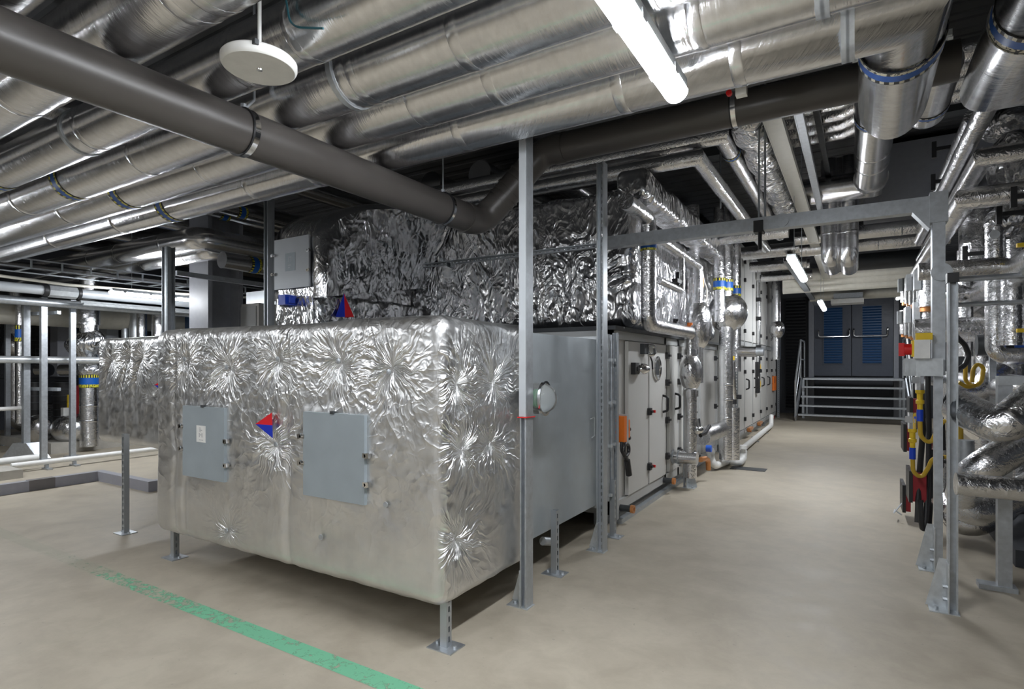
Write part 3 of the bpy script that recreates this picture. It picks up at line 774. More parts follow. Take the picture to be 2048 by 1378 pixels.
def X0pipe(label,nm,x0,x1,bandpx=(),tapepx=(),clippx=(),extra=None,mat='foil_pipe'):
    y,z,r=info[nm];P=[(x0,y,z),(x1,y,z)]+([(x1,y,ZC-.01)] if x1<1 else [])
    f=lambda px:abs(pt(px,300,Y=y).x-x0)
    return PIPE(label,P,r,mat,bend=.18,bands=[f(p) for p in bandpx],tapes=[f(p) for p in tapepx],clips=[f(p) for p in clippx],group='overhead foil pipes')
X0pipe('second overhead foil pipe from the doors side, next to the lowest one','d',-12.5,.40,[262],[150,430,560,850,1000,1400],[1640,1650])
X0pipe('third overhead foil pipe, with a steel rod clip near the batten light','c',-12.5,.36,[152],[60,300,720,740,940,1300],[705])
X0pipe('slim overhead foil pipe beside the hanging white disc','b',-12.5,.36,[2],[195,500,620,980],[170])
X0pipe('overhead foil pipe crossing above the grey drain pipe, nearer the camera','a',-12.,.34,[],[45,380,420,760],[560])
X0pipe('overhead foil pipe at the upper corner, nearest the camera','z',-9.,.34,[],[30,300],[])
# hanger rods of these pipes
for nm,px in (('e',1696),('d',1645),('c',705),('b',170),('a',560)):
    y,z,r=info[nm];x=pt(px,200,Y=y).x
    S('hanger_rod',MB().cyl((x,y,z+r),(x,y,ZC),.006,8),'galvanised','threaded steel hanger rod above the '+{'e':'lowest overhead foil pipe near its drop','d':'second overhead foil pipe','c':'third overhead foil pipe','b':'slim overhead foil pipe','a':'overhead foil pipe crossing the drain pipe'}[nm],'hanger',group='hanger rods')
# ---- two stacked foil pipes lower down on the left that turn towards the back
zg=1.4+1.6
yg=4.03;xg=pt(398,478,Y=yg).x
g1=[(-15.8,yg,zg),(xg,yg,zg),(xg,12.5,zg)]
L1=abs(xg+15.8)
PIPE('foil pipe turning a corner before the square column, upper one of two',g1,.145,bend=.14,tapes=[L1-f for f in (.7,1.9,2.7)],bands=[L1+1.55],bw=.14,group='corner foil pipes')
xg2=pt(412,500,Y=4.36).x+.1
g2=[(-15.8,4.36,zg-.06),(xg2,4.36,zg-.06),(xg2,12.5,zg-.06)]
L2=abs(xg2+15.8)
PIPE('foil pipe turning a corner before the square column, lower one of two',g2,.135,bend=.14,tapes=[L2-f for f in (.5,1.6,2.5)],bands=[L2+1.2],bw=.14,group='corner foil pipes')
# ================================================================ dark grey drain pipe
rp=.104
def xl(ang,h): return -h/math.tan(math.radians(ang))
h1=1.088;x1=xl(24.0,h1)
p1=pt(962,440,X=x1);h2=1.60
y2=h2/math.tan(math.radians(23.1))
p2=pt(1086,292,Y=y2);z1=EYE+h1;z2=EYE+h2
DP=[(x1,-1.2,z1),(x1,p1.y,z1),(p2.x,y2,z2),(.46,y2,z2)]
xe=.62
dpr=T('drain_pipe','dark grey plastic drain pipe crossing below the foil pipes with a kinked elbow','pipe',(x1,1.5,z1-rp))
m=MB().tube(DP,rp,32,.17,arc=10);Pt('pipe_wall',m,'drain_plastic',dpr,angle=.9)
# sockets with their ring marks round the elbow
for q,dirn,lab in ((V(DP[1])-V((0,.17,0)),V((0,1,0)),0),(V(DP[2])+V((.16,0,0)),V((1,0,0)),0)):
    m=MB();m.tube([q-dirn*.055,q+dirn*.03],rp+.006,32)
    Pt('socket',m,'drain_plastic',dpr)
dd=(V(DP[2])-V(DP[1]));dn=dd.normalized()
for t in (.33,.40,.47,.60,.67): 
    q=V(DP[1])+dd*t;Pt('socket_ring',MB().tube([q-dn*.008,q+dn*.008],rp+.007,32),'drain_plastic',dpr)
def clip_at(c,dirn,rz_=EYE+PZ-.003,dy=0.):
    c=V(c);k=Pt('pipe_clip',MB().tube([c-dirn*.016,c+dirn*.016],rp+.006,32),'chrome',dpr,'bright steel clip')
    Pt('clip_liner',MB().tube([c-dirn*.02,c-dirn*.012],rp+.0085,32),'black_plastic',k)
    Pt('clip_rod',MB().tube([c+V((0,0,rp)),c+V((0,dy,rp+.07)),V((c.x,c.y+dy,min(ZC,rz_)))],.006,8).cyl(c+V((0,0,rp+.005)),c+V((0,0,rp+.03)),.014,6),'galvanised',k)
clip_at((x1,pt(487,262,X=x1).y,z1),V((0,1,0)),9,.055);clip_at((x1,pt(886,402,X=x1).y,z1),V((0,1,0)),9)
clip_at((pt(1470,225,Y=y2).x,y2,z2),V((1,0,0)),9)
# ================================================================ white disc on a rod
c=pt(519,128,Y=1.315)
ds=T('wireless_antenna_disc','round white disc unit hanging on a thin rod below the foil pipes','ceiling unit',(c.x,c.y,c.z-.02))
R=.132
Pt('disc_body',MB().lathe((c.x,c.y,c.z-.02),(0,0,1),[(0,0),(0,R*.93),(.004,R*.97),(.012,R),(.03,R),(.038,R*.95),(.042,R*.5),(.042,0)],56),'white_plastic',ds)
Pt('status_lens',MB().lathe((c.x+.0,c.y,c.z-.02),(0,0,-1),[(0,0),(0,.011),(.004,.010),(.006,.005),(.006,0)],16),'chrome',ds)
Pt('drop_rod',MB().cyl((c.x,c.y,c.z+.022),(c.x,c.y,ZC),.007,10),'white_plastic',ds)
Pt('nut',MB().cyl((c.x,c.y,c.z+.022),(c.x,c.y,c.z+.045),.016,6),'galvanised',ds)
m=MB().box((c.x+R*.72,c.y-R*.72,c.z+.0),(c.x+R*.84,c.y-R*.6,c.z+.018))
Pt('cable_port',m,'dark_metal',ds)
cb=[(c.x+.02,c.y+.03,ZC),(c.x+.03,c.y+.03,c.z+.5),(c.x+.06,c.y+.05,c.z+.35),(c.x+.15,c.y+.02,c.z+.1),(c.x+.3,c.y+.04,c.z+.06)]
S('thin_cable',MB().tube(cb,.004,6,.1),'teal_cable','thin teal cable looping down beside the hanging white disc','cable')
# ================================================================ posts along the foil duct
def foot(par,x,y,sx=-1,h=.22,w=.09,name='foot_bracket'):
    m=MB();t=.006
    m.box((x-.11 if sx<0 else x-.03,y-w/2,0),(x+.03 if sx<0 else x+.11,y+w/2,t))
    for yy in(w/2-t,): m.prism([(0,0),(.10,0),(.035,h),(0,h)],(x+sx*.022,y+yy,t),(sx,0,0),(0,0,1),(0,t,0))
    m.box((x+sx*.022-t/2,y-w/2,t),(x+sx*.022+t/2,y+w/2,h))
    f=Pt(name,m,'galvanised_pale',par)
    b=MB()
    for z in (.07,.14): b.cyl((x+sx*.025,y,z),(x+sx*.045,y,z),.011,6)
    b.cyl((x+sx*.075,y,t),(x+sx*.075,y,.022),.012,6)
    Pt('bolt',b,'galvanised',f)
q=pt(1047,1212,Z=0);ax_,ay_=q.x+.02,q.y
pa=T('channel_post','tall double channel post with white edge cover in front of the foil duct','post',(ax_,ay_,0))
Pt('channel',channel(MB(),(ax_-.0,ay_,.0),(ax_,ay_,2.78),(0,-1,0)),'galvanised',pa)
Pt('channel',channel(MB(),(ax_-.0,ay_,.0),(ax_,ay_,2.78),(0,1,0)),'galvanised',pa)
zw=pt(1047,833,X=ax_).z
Pt('edge_cover',MB().box((ax_-.022,ay_-.049,zw),(ax_+.022,ay_-.0413,2.70)),'panel_pale',pa,'white plastic edge cover')
foot(pa,ax_,ay_,-1)
S('cable_tie',MB().tube([(ax_-.027,ay_-.055,zw-.005),(ax_+.027,ay_-.055,zw-.004),(ax_+.027,ay_+.047,zw-.006),(ax_-.027,ay_+.047,zw-.01),(ax_-.027,ay_-.055,zw-.005)],.004,6),'red_paint','red cable tie round the white capped post','cable tie')
q=pt(1204,1103,Z=0);bx_,by_=q.x,q.y
pb=T('channel_post','slotted channel post standing beside the sheet metal duct, below the dark drain pipe','post',(bx_,by_,0))
Pt('channel',channel(MB(),(bx_,by_,0),(bx_,by_,2.93),(0,-1,0),w=.055),'slotted_steel',pb)
Pt('channel',channel(MB(),(bx_,by_,0),(bx_,by_,2.93),(0,1,0),w=.055),'slotted_steel',pb)
foot(pb,bx_,by_,-1)
# ---- portal frame on the right and its cross rail
Yr=4.82
p=pt(1872,1138,Z=0);rx=pt(1876,1138,Y=Yr).x
zt=pt(1860,408,Y=Yr).z
pf=T('pipe_portal_frame','galvanised portal frame with long cross rail spanning the walkway','frame',(rx,Yr,0))
Pt('upright',MB().box((rx-.024,Yr-.03,0),(rx+.024,Yr+.03,zt+.05)),'galvanised',pf)
zmid=pt(1875,750,Y=Yr).z
Pt('upright_sleeve',MB().box((rx-.036,Yr-.045,zmid),(rx+.036,Yr+.045,zt-.13)),'galvanised',pf)
Pt('corner_knee',MB().box((rx-.05,Yr-.06,zt-.14),(rx+.05,Yr+.06,zt+.065)).prism([(0,0),(-.1,.0),(0,-.13)],(rx-.05,Yr-.05,zt-.05),(1,0,0),(0,0,1),(0,.1,0)),'galvanised',pf)
xl_=pt(1212,472,Y=Yr).x
Pt('cross_rail',MB().box((xl_,Yr-.045,zt-.055),(rx-.045,Yr+.045,zt+.045)),'galvanised',pf)
c=pt(1563,424,Y=Yr-.05);Pt('end_cap',MB().cyl((c.x,Yr-.046,zt),(c.x,Yr-.06,zt),.052,24),'galvanised',pf)
c=pt(1884,543,Y=Yr-.08);Pt('end_cap',MB().cyl((c.x,Yr-.046,c.z),(c.x,Yr-.065,c.z),.06,24),'galvanised',pf)
foot(pf,rx,Yr,-1,.3,.1)
c=pt(1520,445,Y=Yr);m=MB().box((c.x-.04,Yr-.06,zt-.07),(c.x+.03,Yr+.05,zt+.02)).cyl((c.x,Yr-.0,zt-.2),(c.x,Yr,zt-.07),.015,8)
hb=T('beam_clamp','black beam clamp with paired hanging rods over the cross rail','clamp',(c.x,Yr,zt));Pt('clamp_body',m,'black_plastic',hb)
for dx in (-.015,.03): Pt('rod',MB().cyl((c.x+dx,Yr+.055,zt),(c.x+dx,Yr+.055,ZC),.008,8),'galvanised',hb)
# lighter strut rail that continues the line in front of the casing
xs=pt(913,508,Y=Yr).x;zs=zt-.0
sr=T('strut_rail','light galvanised strut rail in front of the huge crumpled foil casing','rail',((xs+xl_)/2,Yr,zs))
xs2=pt(850,515,Y=Yr).x
Pt('channel',channel(MB(),(xs2,Yr,zs-.02),(xl_,Yr,zs-.02),(0,-1,0)),'slotted_steel',sr)
Pt('open_end',channel(MB(),(xs,Yr-.05,zs-.05),(xs+.32,Yr-.55,zs-.13),(0,0,-1)),'galvanised',sr,'short channel stub pointing forward')
# second post of the right hand stand
q=pt(1905,1225,Z=0);p2x,p2y=q.x,q.y;zt2=pt(1905,550,X=p2x).z
rs=T('channel_post','galvanised square post with bolted foot in front of the walkway pipes','post',(p2x,p2y,0))
Pt('channel',channel(MB(),(p2x,p2y+.02,0),(p2x,p2y+.02,zt2),(0,-1,0),w=.046,d=.045),'galvanised',rs)
Pt('channel',channel(MB(),(p2x,p2y+.02,0),(p2x,p2y+.02,zt2),(0,1,0),w=.046,d=.02),'galvanised',rs)
foot(rs,p2x,p2y,-1,.28,.1)
Pt('end_cap',MB().box((p2x-.027,p2y-.03,zt2-.045),(p2x+.027,p2y+.045,zt2+.01)),'black_plastic',rs)
q=pt(2008,1180,Z=0)
r3=T('channel_post','galvanised post with small foot below the elbowed foil pipes','post',(q.x,q.y,0))
zz=pt(2010,770,X=q.x).z
Pt('channel',MB().box((q.x-.035,q.y-.035,0),(q.x+.035,q.y+.035,zz)),'galvanised',r3)
Pt('foot_plate',MB().box((q.x-.13,q.y-.05,0),(q.x+.06,q.y+.05,.03)),'galvanised',r3)
Pt('head_bracket',MB().box((q.x-.035,q.y-.05,zz-.0),(q.x+.6,q.y+.04,zz+.055)),'galvanised_pale',r3)
# ================================================================ air handling unit
UF=-1.82
yf=lambda px:pt(px,732,X=UF).y
UYa,UYb,UZa,UZb=4.66,9.15,.10,1.715
au=T('air_handling_unit','long pale grey air handling unit with hinged doors beside the walkway','machine',(-3.2,(UYa+UYb)/2,0))
Pt('casing',MB().box((-4.55,UYa+.02,UZa+.04),(UF-.03,UYb,UZb-.03)),'painted_panel',au)
m=MB()
edges=[UYa,yf(1255)-.02,yf(1331),yf(1358),yf(1388),UYb]
for y in (UYa+.0,yf(1331)-.05,yf(1356)-.03,yf(1400)-.04,UYb-.07): m.box((UF-.04,y,UZa),(UF,y+.07,UZb))
m.box((UF-.04,UYa,UZa),(UF,UYb,UZa+.09)).box((UF-.04,UYa,UZb-.075),(UF,UYb,UZb))
m.box((-4.56,UYa,UZa),(UF,UYa+.05,UZb))
Pt('frame_profile',m,'panel_frame',au)
Pt('roof_edge',MB().box((-4.56,UYa-.02,UZb),(UF+.05,UYb,UZb+.035)),'dark_metal',au)
Pt('base_rail',MB().box((UF-.16,UYa,.0),(UF-.06,UYb,.10)),'galvanised',au);Pt('base_rail',MB().box((-4.5,UYa,0),(-4.4,UYb,.1)),'galvanised',au)
doors=[(yf(1253),yf(1294),'left'),(yf(1295.5),yf(1330),'right'),(yf(1336),yf(1354),'right'),(yf(1360),yf(1384),'right'),(yf(1403),yf(1427),'right')]
for i,(a,b,hs) in enumerate(doors):
    d=Pt('door',MB().box((UF-.02,a+.012,UZa+.1),(UF+.014,b-.012,UZb-.085)),'painted_panel',au)
    zs=[(UZa+UZb)/2+.03,UZa+.28] if i<1 else [UZa+.3,UZa+.7,UZb-.5,UZb-.2]
    for z in zs:
        y=b-.0
        m=MB().box((UF+.005,y-.035,z-.035),(UF+.045,y+.03,z+.035)).box((UF+.03,y-.02,z-.012),(UF+.06,y+.05,z+.012))
        Pt('hinge' if i else 'door_clamp',m,'black_plastic',d)
        if i==0: Pt('knob',MB().cyl((UF+.04,y+.04,z),(UF+.075,y+.04,z),.014,10),'red_paint',d)
    if i in (1,2,3):
        yy=b-.13;zc_=(UZa+UZb)/2+.08
        m=MB().tube([(UF+.01,yy,zc_-.09),(UF+.07,yy,zc_-.075),(UF+.07,yy,zc_+.075),(UF+.01,yy,zc_+.09)],.013,8,.03)
        Pt('handle',m,'black_plastic',d)
    if i==1:
        yy=a+.24;zc_=UZb-.34
        h=Pt('porthole_ring',MB().lathe((UF+.014,yy,zc_),(1,0,0),[(0,.085),(0,.13),(.02,.13),(.026,.115),(.02,.088),(.0,.085)],32),'chrome',d)
        Pt('porthole_glass',MB().lathe((UF+.014,yy,zc_),(1,0,0),[(0,0),(.0,.09),(.008,.09),(.01,0)],32),'dark_metal',d)
# orange actuator with its black cable hanging
c=pt(1247,858,X=UF+.04)
ac=T('valve_actuator','orange and grey actuator box with black cable glands on the unit corner','actuator',(UF+.06,c.y,c.z-.1))
zz0,zz1=pt(1247,884,X=UF+.05).z,pt(1247,832,X=UF+.05).z
Pt('orange_cover',MB().box((UF-.02,c.y-.075,zz0),(UF+.075,c.y-.012,zz1)).box((UF+.02,c.y+.05,zz0+.03),(UF+.07,c.y+.085,zz1-.04)),'orange_paint',ac)
Pt('grey_housing',MB().box((UF-.02,c.y-.012,zz0-.005),(UF+.07,c.y+.05,zz1+.012)),'galvanised_pale',ac)
m=MB()
for z in(zz0+.02,zz0+.10): m=m.cyl((UF+.05,c.y+.08,z),(UF+.05,c.y+.12,z),.02,10)
Pt('cable_gland',m,'black_plastic',ac)
g=lambda px,py,x=UF+.09:pt(px,py,X=x)
S('black_cable',MB().tube([g(1244,884),g(1243,900),g(1250,914),g(1258,905),g(1257,890),g(1249,886),g(1247,905),g(1254,922)],.016,10,.05),'black_plastic','coiled black cable hanging under the orange actuator box','cable')
S('cable_end',MB().tube([g(1254,920),g(1258,950)],.028,10),'black_plastic','fat black cable end hanging below the coiled cable','cable')
# chrome pressure tapping, wall fitting and lamp on the door top
c=pt(1281,738,X=UF+.05)
v=T('inspection_fitting','chrome fitting with black bracket at the door top left of the porthole','fitting',tuple(c))
Pt('body',MB().ell((c.x+.02,c.y,c.z),(.07,.09,.055),18,10).cyl((c.x-.05,c.y,c.z),(c.x+.02,c.y,c.z),.04,12),'chrome',v)
Pt('bracket',MB().box((c.x-.06,c.y-.17,c.z-.05),(c.x+.01,c.y-.06,c.z+.06)).box((c.x-.05,c.y-.13,c.z-.02),(c.x+.02,c.y+.0,c.z+.02)),'black_plastic',v)
c=pt(1292,698,X=UF+.05)
v=T('cable_gland_box','small dark gland box with steel loop above the porthole','fitting',tuple(c))
Pt('body',MB().box((c.x-.04,c.y-.07,c.z-.05),(c.x+.01,c.y+.07,c.z+.05)),'dark_metal',v)
Pt('steel_loop',MB().tube([(c.x+.01,c.y+.03,c.z+.04),(c.x+.06,c.y+.08,c.z+.03),(c.x+.06,c.y+.09,c.z-.05),(c.x+.01,c.y+.04,c.z-.06)],.018,10,.03),'chrome',v)
Pt('cable',MB().tube([(c.x+.0,c.y+.09,c.z-.03),(c.x+.02,c.y+.13,c.z-.12),(c.x+.02,c.y+.15,c.z-.2)],.008,8,.04),'black_plastic',v)
# short capped round stub out of the door
c=pt(1336,915,X=UF);L=pt(1375,918,Y=c.y+.0)
st=T('duct_stub','short foil covered stub with steel rings out of the lower unit door','pipe',(UF+.1,c.y,c.z-.06))
r0=.075
Pt('stub',MB().cyl((UF,c.y+.1,c.z),(UF+.30,c.y+.1,c.z),r0,24),'foil_pipe',st)
m=MB()
for x in(.03,.09): m.tube([(UF+x,c.y+.1,c.z),(UF+x+.014,c.y+.1,c.z)],r0+.008,24)
Pt('ring',m,'galvanised',st)
# bottom drain fittings along the base
for px,py,lab in ((1262,1018,'brass ended drain cock at the corner foot of the unit'),(1345,962,'dark drain trap under the middle unit door')):
    c=pt(px,py,X=UF+.1)
    d=T('drain_cock',lab,'valve',(c.x,c.y,c.z-.03));Pt('body',MB().cyl((UF-.1,c.y,c.z),(c.x,c.y,c.z),.03,12),'dark_metal',d)
    Pt('brass_end',MB().lathe((c.x,c.y,c.z),(1,0,0),[(0,.036),(.03,.036),(.03,.018),(.012,.016),(.012,0)],14),'copper',d)
S('floor_rail',MB().bar(pt(1238,1043,Z=.02),pt(1366,957,Z=.02),.05,.04),'galvanised','galvanised rail lying on the floor along the unit base','rail')
# vertical conduits at the corner of the unit
for i,(px,lab) in enumerate(((1216,'thin vertical steel conduit nearest the slotted post'),(1223,'vertical steel conduit with blue saddles beside the slotted post'),(1233,'wide vertical channel at the unit corner'))):
    y=[4.36,4.48,4.6][i];x=pt(px,800,Y=y).x
    if i<2:
        r=T('conduit',lab,'conduit',(x,y,.12));Pt('tube',MB().cyl((x,y,.12 if i else .3),(x,y,1.66),.014+.004*i,12),'galvanised',r)
        for z in (.35,.75,1.1,1.45): Pt('saddle',MB().box((x-.03,y-.012,z-.012),(x+.034,y+.012,z+.012)),'galvanised_pale',r)
    else: S('channel_post',channel(MB(),(x,y,.1),(x,y,1.68),(0,-1,0)),'slotted_steel',lab,'post')
# ---- taller second unit
TY0,TY1,TZ=9.6,16.4,3.66
tu=T('air_handling_unit','tall double height air handling unit near the doors with black latches','machine',(-3.2,(TY0+TY1)/2,0))
Pt('casing',MB().box((-4.55,TY0,.12),(UF-.02,TY1,TZ)),'painted_panel',tu)
Pt('base_rail',MB().box((UF-.2,TY0,0),(UF-.05,TY1,.12)),'galvanised',tu)
ys=[TY0,yf(1487),yf(1503.5),yf(1519),yf(1531),yf(1541),TY1-.06]
m=MB()
for y in ys: m.box((UF-.03,y,.12),(UF+.012,y+.06,TZ))
m.box((UF-.03,TY0,1.78),(UF+.012,TY1,1.86)).box((UF-.03,TY0,.12),(UF+.012,TY1,.2)).box((UF-.03,TY0,TZ-.08),(UF+.012,TY1,TZ))
Pt('frame_profile',m,'panel_frame',tu)
for k,(a,b) in enumerate(zip(ys,ys[1:])):
    for z0,z1 in ((.22,1.76),(1.88,TZ-.1)):
        d=Pt('door',MB().box((UF-.01,a+.075,z0),(UF+.014,b-.015,z1)),'painted_panel',tu)
        for z in (z0+.18,(z0+z1)/2+.3,z1-.2):
            Pt('latch',MB().box((UF+.01,b-.05,z-.035),(UF+.05,b+.03,z+.035)),'black_plastic',d)
        if z0<1:
            zc_=1.05;yy=a+.2
            Pt('handle',MB().tube([(UF+.01,yy,zc_-.1),(UF+.07,yy,zc_-.08),(UF+.07,yy,zc_+.08),(UF+.01,yy,zc_+.1)],.014,8,.03),'black_plastic',d)
# posts along the tall unit
for px,fy,top,lab in ((1473,908,470,'tall slotted post with cut edge beside the banded foil risers'),(1528,852,560,'slim slotted post before the tall unit next to the yellow tagged gauge'),(1557,835,575,'slim post at the far end of the tall unit')):
    q=pt(px,fy,Z=0);z=pt(px,top,X=q.x).z
    S('channel_post',channel(MB(),(q.x,q.y,0),(q.x,q.y,z),(0,-1,0),w=.05),'slotted_steel',lab,'post',group='posts along the tall unit')
# gauge boxes with yellow tags on the tall unit
for px,py,lab in ((1519,737,'black gauge with yellow tag, upper of the pair on the tall unit'),(1519,770,'black gauge with yellow tag, lower of the pair on the tall unit')):
    c=pt(px,py,X=UF+.06);r=T('pressure_gauge',lab,'gauge',tuple(c),'tagged gauges on the tall unit')
    Pt('body',MB().box((UF+.015,c.y-.28,c.z-.16),(c.x+.02,c.y-.05,c.z+.14)),'black_plastic',r)
    Pt('tag',MB().box((UF+.02,c.y-.04,c.z-.12),(c.x+.0,c.y+.22,c.z+.1)),'white_plastic',r)
    Pt('yellow_tag',MB().cyl((c.x,c.y+.1,c.z+.02),(c.x+.005,c.y+.1,c.z+.02),.08,14),'yellow_paint',r)
c=pt(1550,768,X=UF+.06);S('orange_actuator',MB().box((UF+.02,c.y-.2,c.z-.16),(UF+.07,c.y+.2,c.z+.2)),'orange_paint','orange box on the far end of the tall unit','actuator')
c=pt(1541,835,Z=.08);S('red_valve',MB().ell((c.x,c.y,.09),(.1,.12,.08)),'deep_red','dark red valve lump on the floor at the far unit end','valve')
# ================================================================ insulated pipework in front of the unit
xv=-1.6
a=pt(1297,648,X=xv);b=pt(1381,664,X=xv)
r=.068
zb0=a.z
top=pt(1300,478,X=xv)
zr=2.74;zbd=pt(1299,494,X=xv).z
vp=[(xv,4.42,zr),(xv,a.y,zr),(xv,a.y,zb0),(xv,b.y,zb0),(xv,b.y,.14)]
d0=a.y-4.42
bulbc=pt(1382,745,X=xv)
PIPE('foil riser with blue band that steps across the unit roof to an egg shaped jacket',vp,r,'foil_pipe_rough',bend=.08,bands=[d0+zr-zbd],bw=.09,tapes=[d0+.45,d0+.75],tw=.02,
  extra=[('valve_jacket',MB().ell((xv,b.y,bulbc.z),(.125,.125,.225),28,18),'foil_soft'),('collar',MB().cyl((xv,b.y,bulbc.z+.2),(xv,b.y,bulbc.z+.26),.085,20),'foil_pipe'),('collar',MB().cyl((xv,b.y,bulbc.z-.27),(xv,b.y,bulbc.z-.2),.085,20),'foil_pipe')])
for px,py,mt,lab in ((1350,642,'black_plastic','black test point on the foil pipe over the unit'),(1378,657,'orange_paint','orange test point on the foil pipe elbow over the unit')):
    c=pt(px,py,X=xv+.02);S('test_point',MB().cyl((c.x,c.y,zb0+.04),(c.x,c.y,zb0+.10),.02,10).cyl((c.x-.0,c.y,zb0+.085),(c.x+.035,c.y,zb0+.085),.015,8),mt,lab,'valve')
c=pt(1371,975,Z=0)
bk=T('post_bracket','galvanised angle foot with short post below the bulb pipe','bracket',(c.x,c.y,0))
foot(bk,c.x-.0,c.y,1,.26,.1);Pt('post',channel(MB(),(c.x,c.y+.02,0),(c.x,c.y+.02,1.3),(0,-1,0)),'slotted_steel',bk)
# second riser with bulging jacket, further along
a=pt(1318,478,X=xv);b=pt(1397,518,X=xv);bb=pt(1396,650,X=xv)
PIPE('thin foil pipe sloping to a riser with a long sagging foil jacket',[(xv,a.y-.05,a.z),(xv,b.y,a.z-.02),(xv,b.y,1.2)],.055,'foil_pipe_rough',bend=.05,tapes=[.3,.7,1.2],tw=.015,
  extra=[('valve_jacket',MB().ell((xv+.0,b.y+.02,bb.z),(.15,.15,.30),26,16),'foil_soft')])
a=pt(1385,525,X=-1.75);PIPE('straight dark backed foil riser just behind the second riser',[(-1.75,a.y,3.4),(-1.75,a.y,1.76)],.085,'foil_pipe_rough')
a=pt(1317,560,X=xv);b=pt(1363,582,X=xv)
PIPE('U bend of thin foil pipe joining the two risers',[(xv,a.y,a.z),(xv,b.y,a.z-.01),(xv,b.y,pt(1363,505,X=xv).z),(xv,b.y-.5,pt(1363,505,X=xv).z+.03)],.036,'foil_pipe_rough',bend=.06)
c=pt(1352,560,X=xv);S('black_valve',MB().box((xv-.03,c.y-.05,c.z-.03),(xv+.03,c.y+.1,c.z+.01)).box((xv-.015,c.y+.05,c.z-.05),(xv+.02,c.y+.09,c.z+.09)),'black_plastic','black valve handle on the thin U bend pipe','valve')
c=pt(1404,560,X=xv+.02)
gv=T('drain_valve','copper coloured test valve with pale loop beside the second riser','valve',tuple(c))
Pt('body',MB().cyl((xv+.02,c.y,c.z-.09),(xv+.02,c.y,c.z+.02),.022,10),'copper',gv);Pt('loop',MB().tube([(xv+.02,c.y+.02,c.z+.12),(xv+.03,c.y+.04,c.z),(xv+.03,c.y+.22,c.z-.08),(xv+.03,c.y+.2,c.z-.22),(xv+.02,c.y-.02,c.z-.28)],.01,8,.06),'cream_plastic',gv)
# banded group with the round ball jacket
yb1=pt(1448,915,X=-1.5)
c=pt(1455,625,X=-1.5)
def riser(px,r,z0,z1,label,band=None,mat='foil_pipe_rough',x=-1.5,tapes=(),extra=()):
    y=pt(px,700,X=x).y
    return PIPE(label,[(x,y,z1),(x,y,z0)],r,mat,bands=[z1-band] if band else (),bw=.16,tapes=[z1-t for t in tapes],tw=.03,extra=extra)
zband=pt(1455,573,X=-1.5).z
riser(1439,.075,zband-.5,3.5,'banded foil riser, first of three above the ball jacket',zband,x=-1.55)
riser(1452,.088,.14,3.5,'thick banded foil riser standing on the floor with a round foil ball jacket',zband,tapes=(1.15,.95,.7,2.6),extra=[('valve_jacket',MB().ell((-1.5,pt(1455,625,X=-1.5).y,c.z),(.26,.30,.265),30,18),'foil_soft')])
riser(1471,.075,1.32,3.5,'banded foil riser, last of three above the ball jacket',zband)
a=pt(1471,700,X=-1.5)
cp=T('capped_pipe','short foil pipe end with steel cap beside the yellow label','pipe',(-1.4,a.y,a.z))
Pt('pipe_end',MB().cyl((-1.52,a.y,a.z-.02),(-1.22,a.y,a.z-.03),.075,20),'foil_pipe',cp);Pt('cap',MB().cyl((-1.22,a.y,a.z-.03),(-1.12,a.y,a.z-.03),.06,20),'galvanised',cp)
c=pt(1464,722,X=-1.45)
tg=T('pipe_label','small yellow and white label on the thin foil pipe','label',(-1.45,c.y,c.z-.1))
Pt('yellow_half',MB().box((-1.46,c.y-.03,c.z-.01),(-1.445,c.y+.17,c.z+.07)),'yellow_paint',tg);Pt('white_half',MB().box((-1.46,c.y-.03,c.z-.11),(-1.445,c.y+.17,c.z-.012)),'white_plastic',tg)
a=pt(1463,735,X=-1.45);e1=pt(1463,800,X=-1.45)
PIPE('thin forked foil pipe hanging beside the thick riser',[(-1.45,a.y,a.z+.1),(-1.45,a.y,e1.z+.3),(-1.45,a.y+.12,e1.z)],.05,'foil_pipe_rough',bend=.05)
S('black_valve',MB().cyl((-1.45,a.y+.1,e1.z-.06),(-1.45,a.y+.1,e1.z+.0),.05,12).cyl((-1.42,a.y+.3,e1.z-.0),(-1.42,a.y+.3,e1.z+.06),.05,12),'black_plastic','pair of black pipe ends under the thin forked pipe','valve')
riser(1466,.085,.14,pt(1466,815,X=-1.42).z,'stubby foil riser standing beside the thick riser',x=-1.42)
# valve group between bulb pipe and thick riser
c=pt(1398,860,X=-1.52)
vg=T('lever_valve','black handled lever valve with chrome body low on the foil pipe','valve',tuple(c))
Pt('body',MB().ell((c.x,c.y,c.z),(.05,.08,.05),16,10).cyl((c.x,c.y,c.z-.02),(c.x-.02,c.y,c.z+.13),.03,10),'chrome',vg)
Pt('lever',MB().tube([(c.x+.02,c.y-.02,c.z-.06),(c.x+.05,c.y+.1,c.z-.04),(c.x+.05,c.y+.3,c.z+.02)],.022,8,.05),'black_plastic',vg)
a=pt(1403,873,X=-1.58);b=pt(1436,873,X=-1.58)
PIPE('foil pipe stub joining the bulb pipe and the thick riser near the floor',[(-1.58,a.y,a.z),(-1.54,yb1.y,a.z)],.105,'foil_pipe_rough')
c=pt(1416,897,X=-1.5)
bv=T('balancing_valve','blue capped valve with copper lever near the floor','valve',tuple(c))
Pt('blue_cap',MB().cyl((c.x-.02,c.y,c.z),(c.x+.04,c.y,c.z),.04,18),'valve_blue',bv)
Pt('copper_body',MB().tube([(c.x-.03,c.y-.25,c.z-.10),(c.x-.03,c.y+.0,c.z-.12),(c.x-.03,c.y+.14,c.z-.16),(c.x-.03,c.y+.16,c.z-.28)],.03,10,.05),'copper',bv)
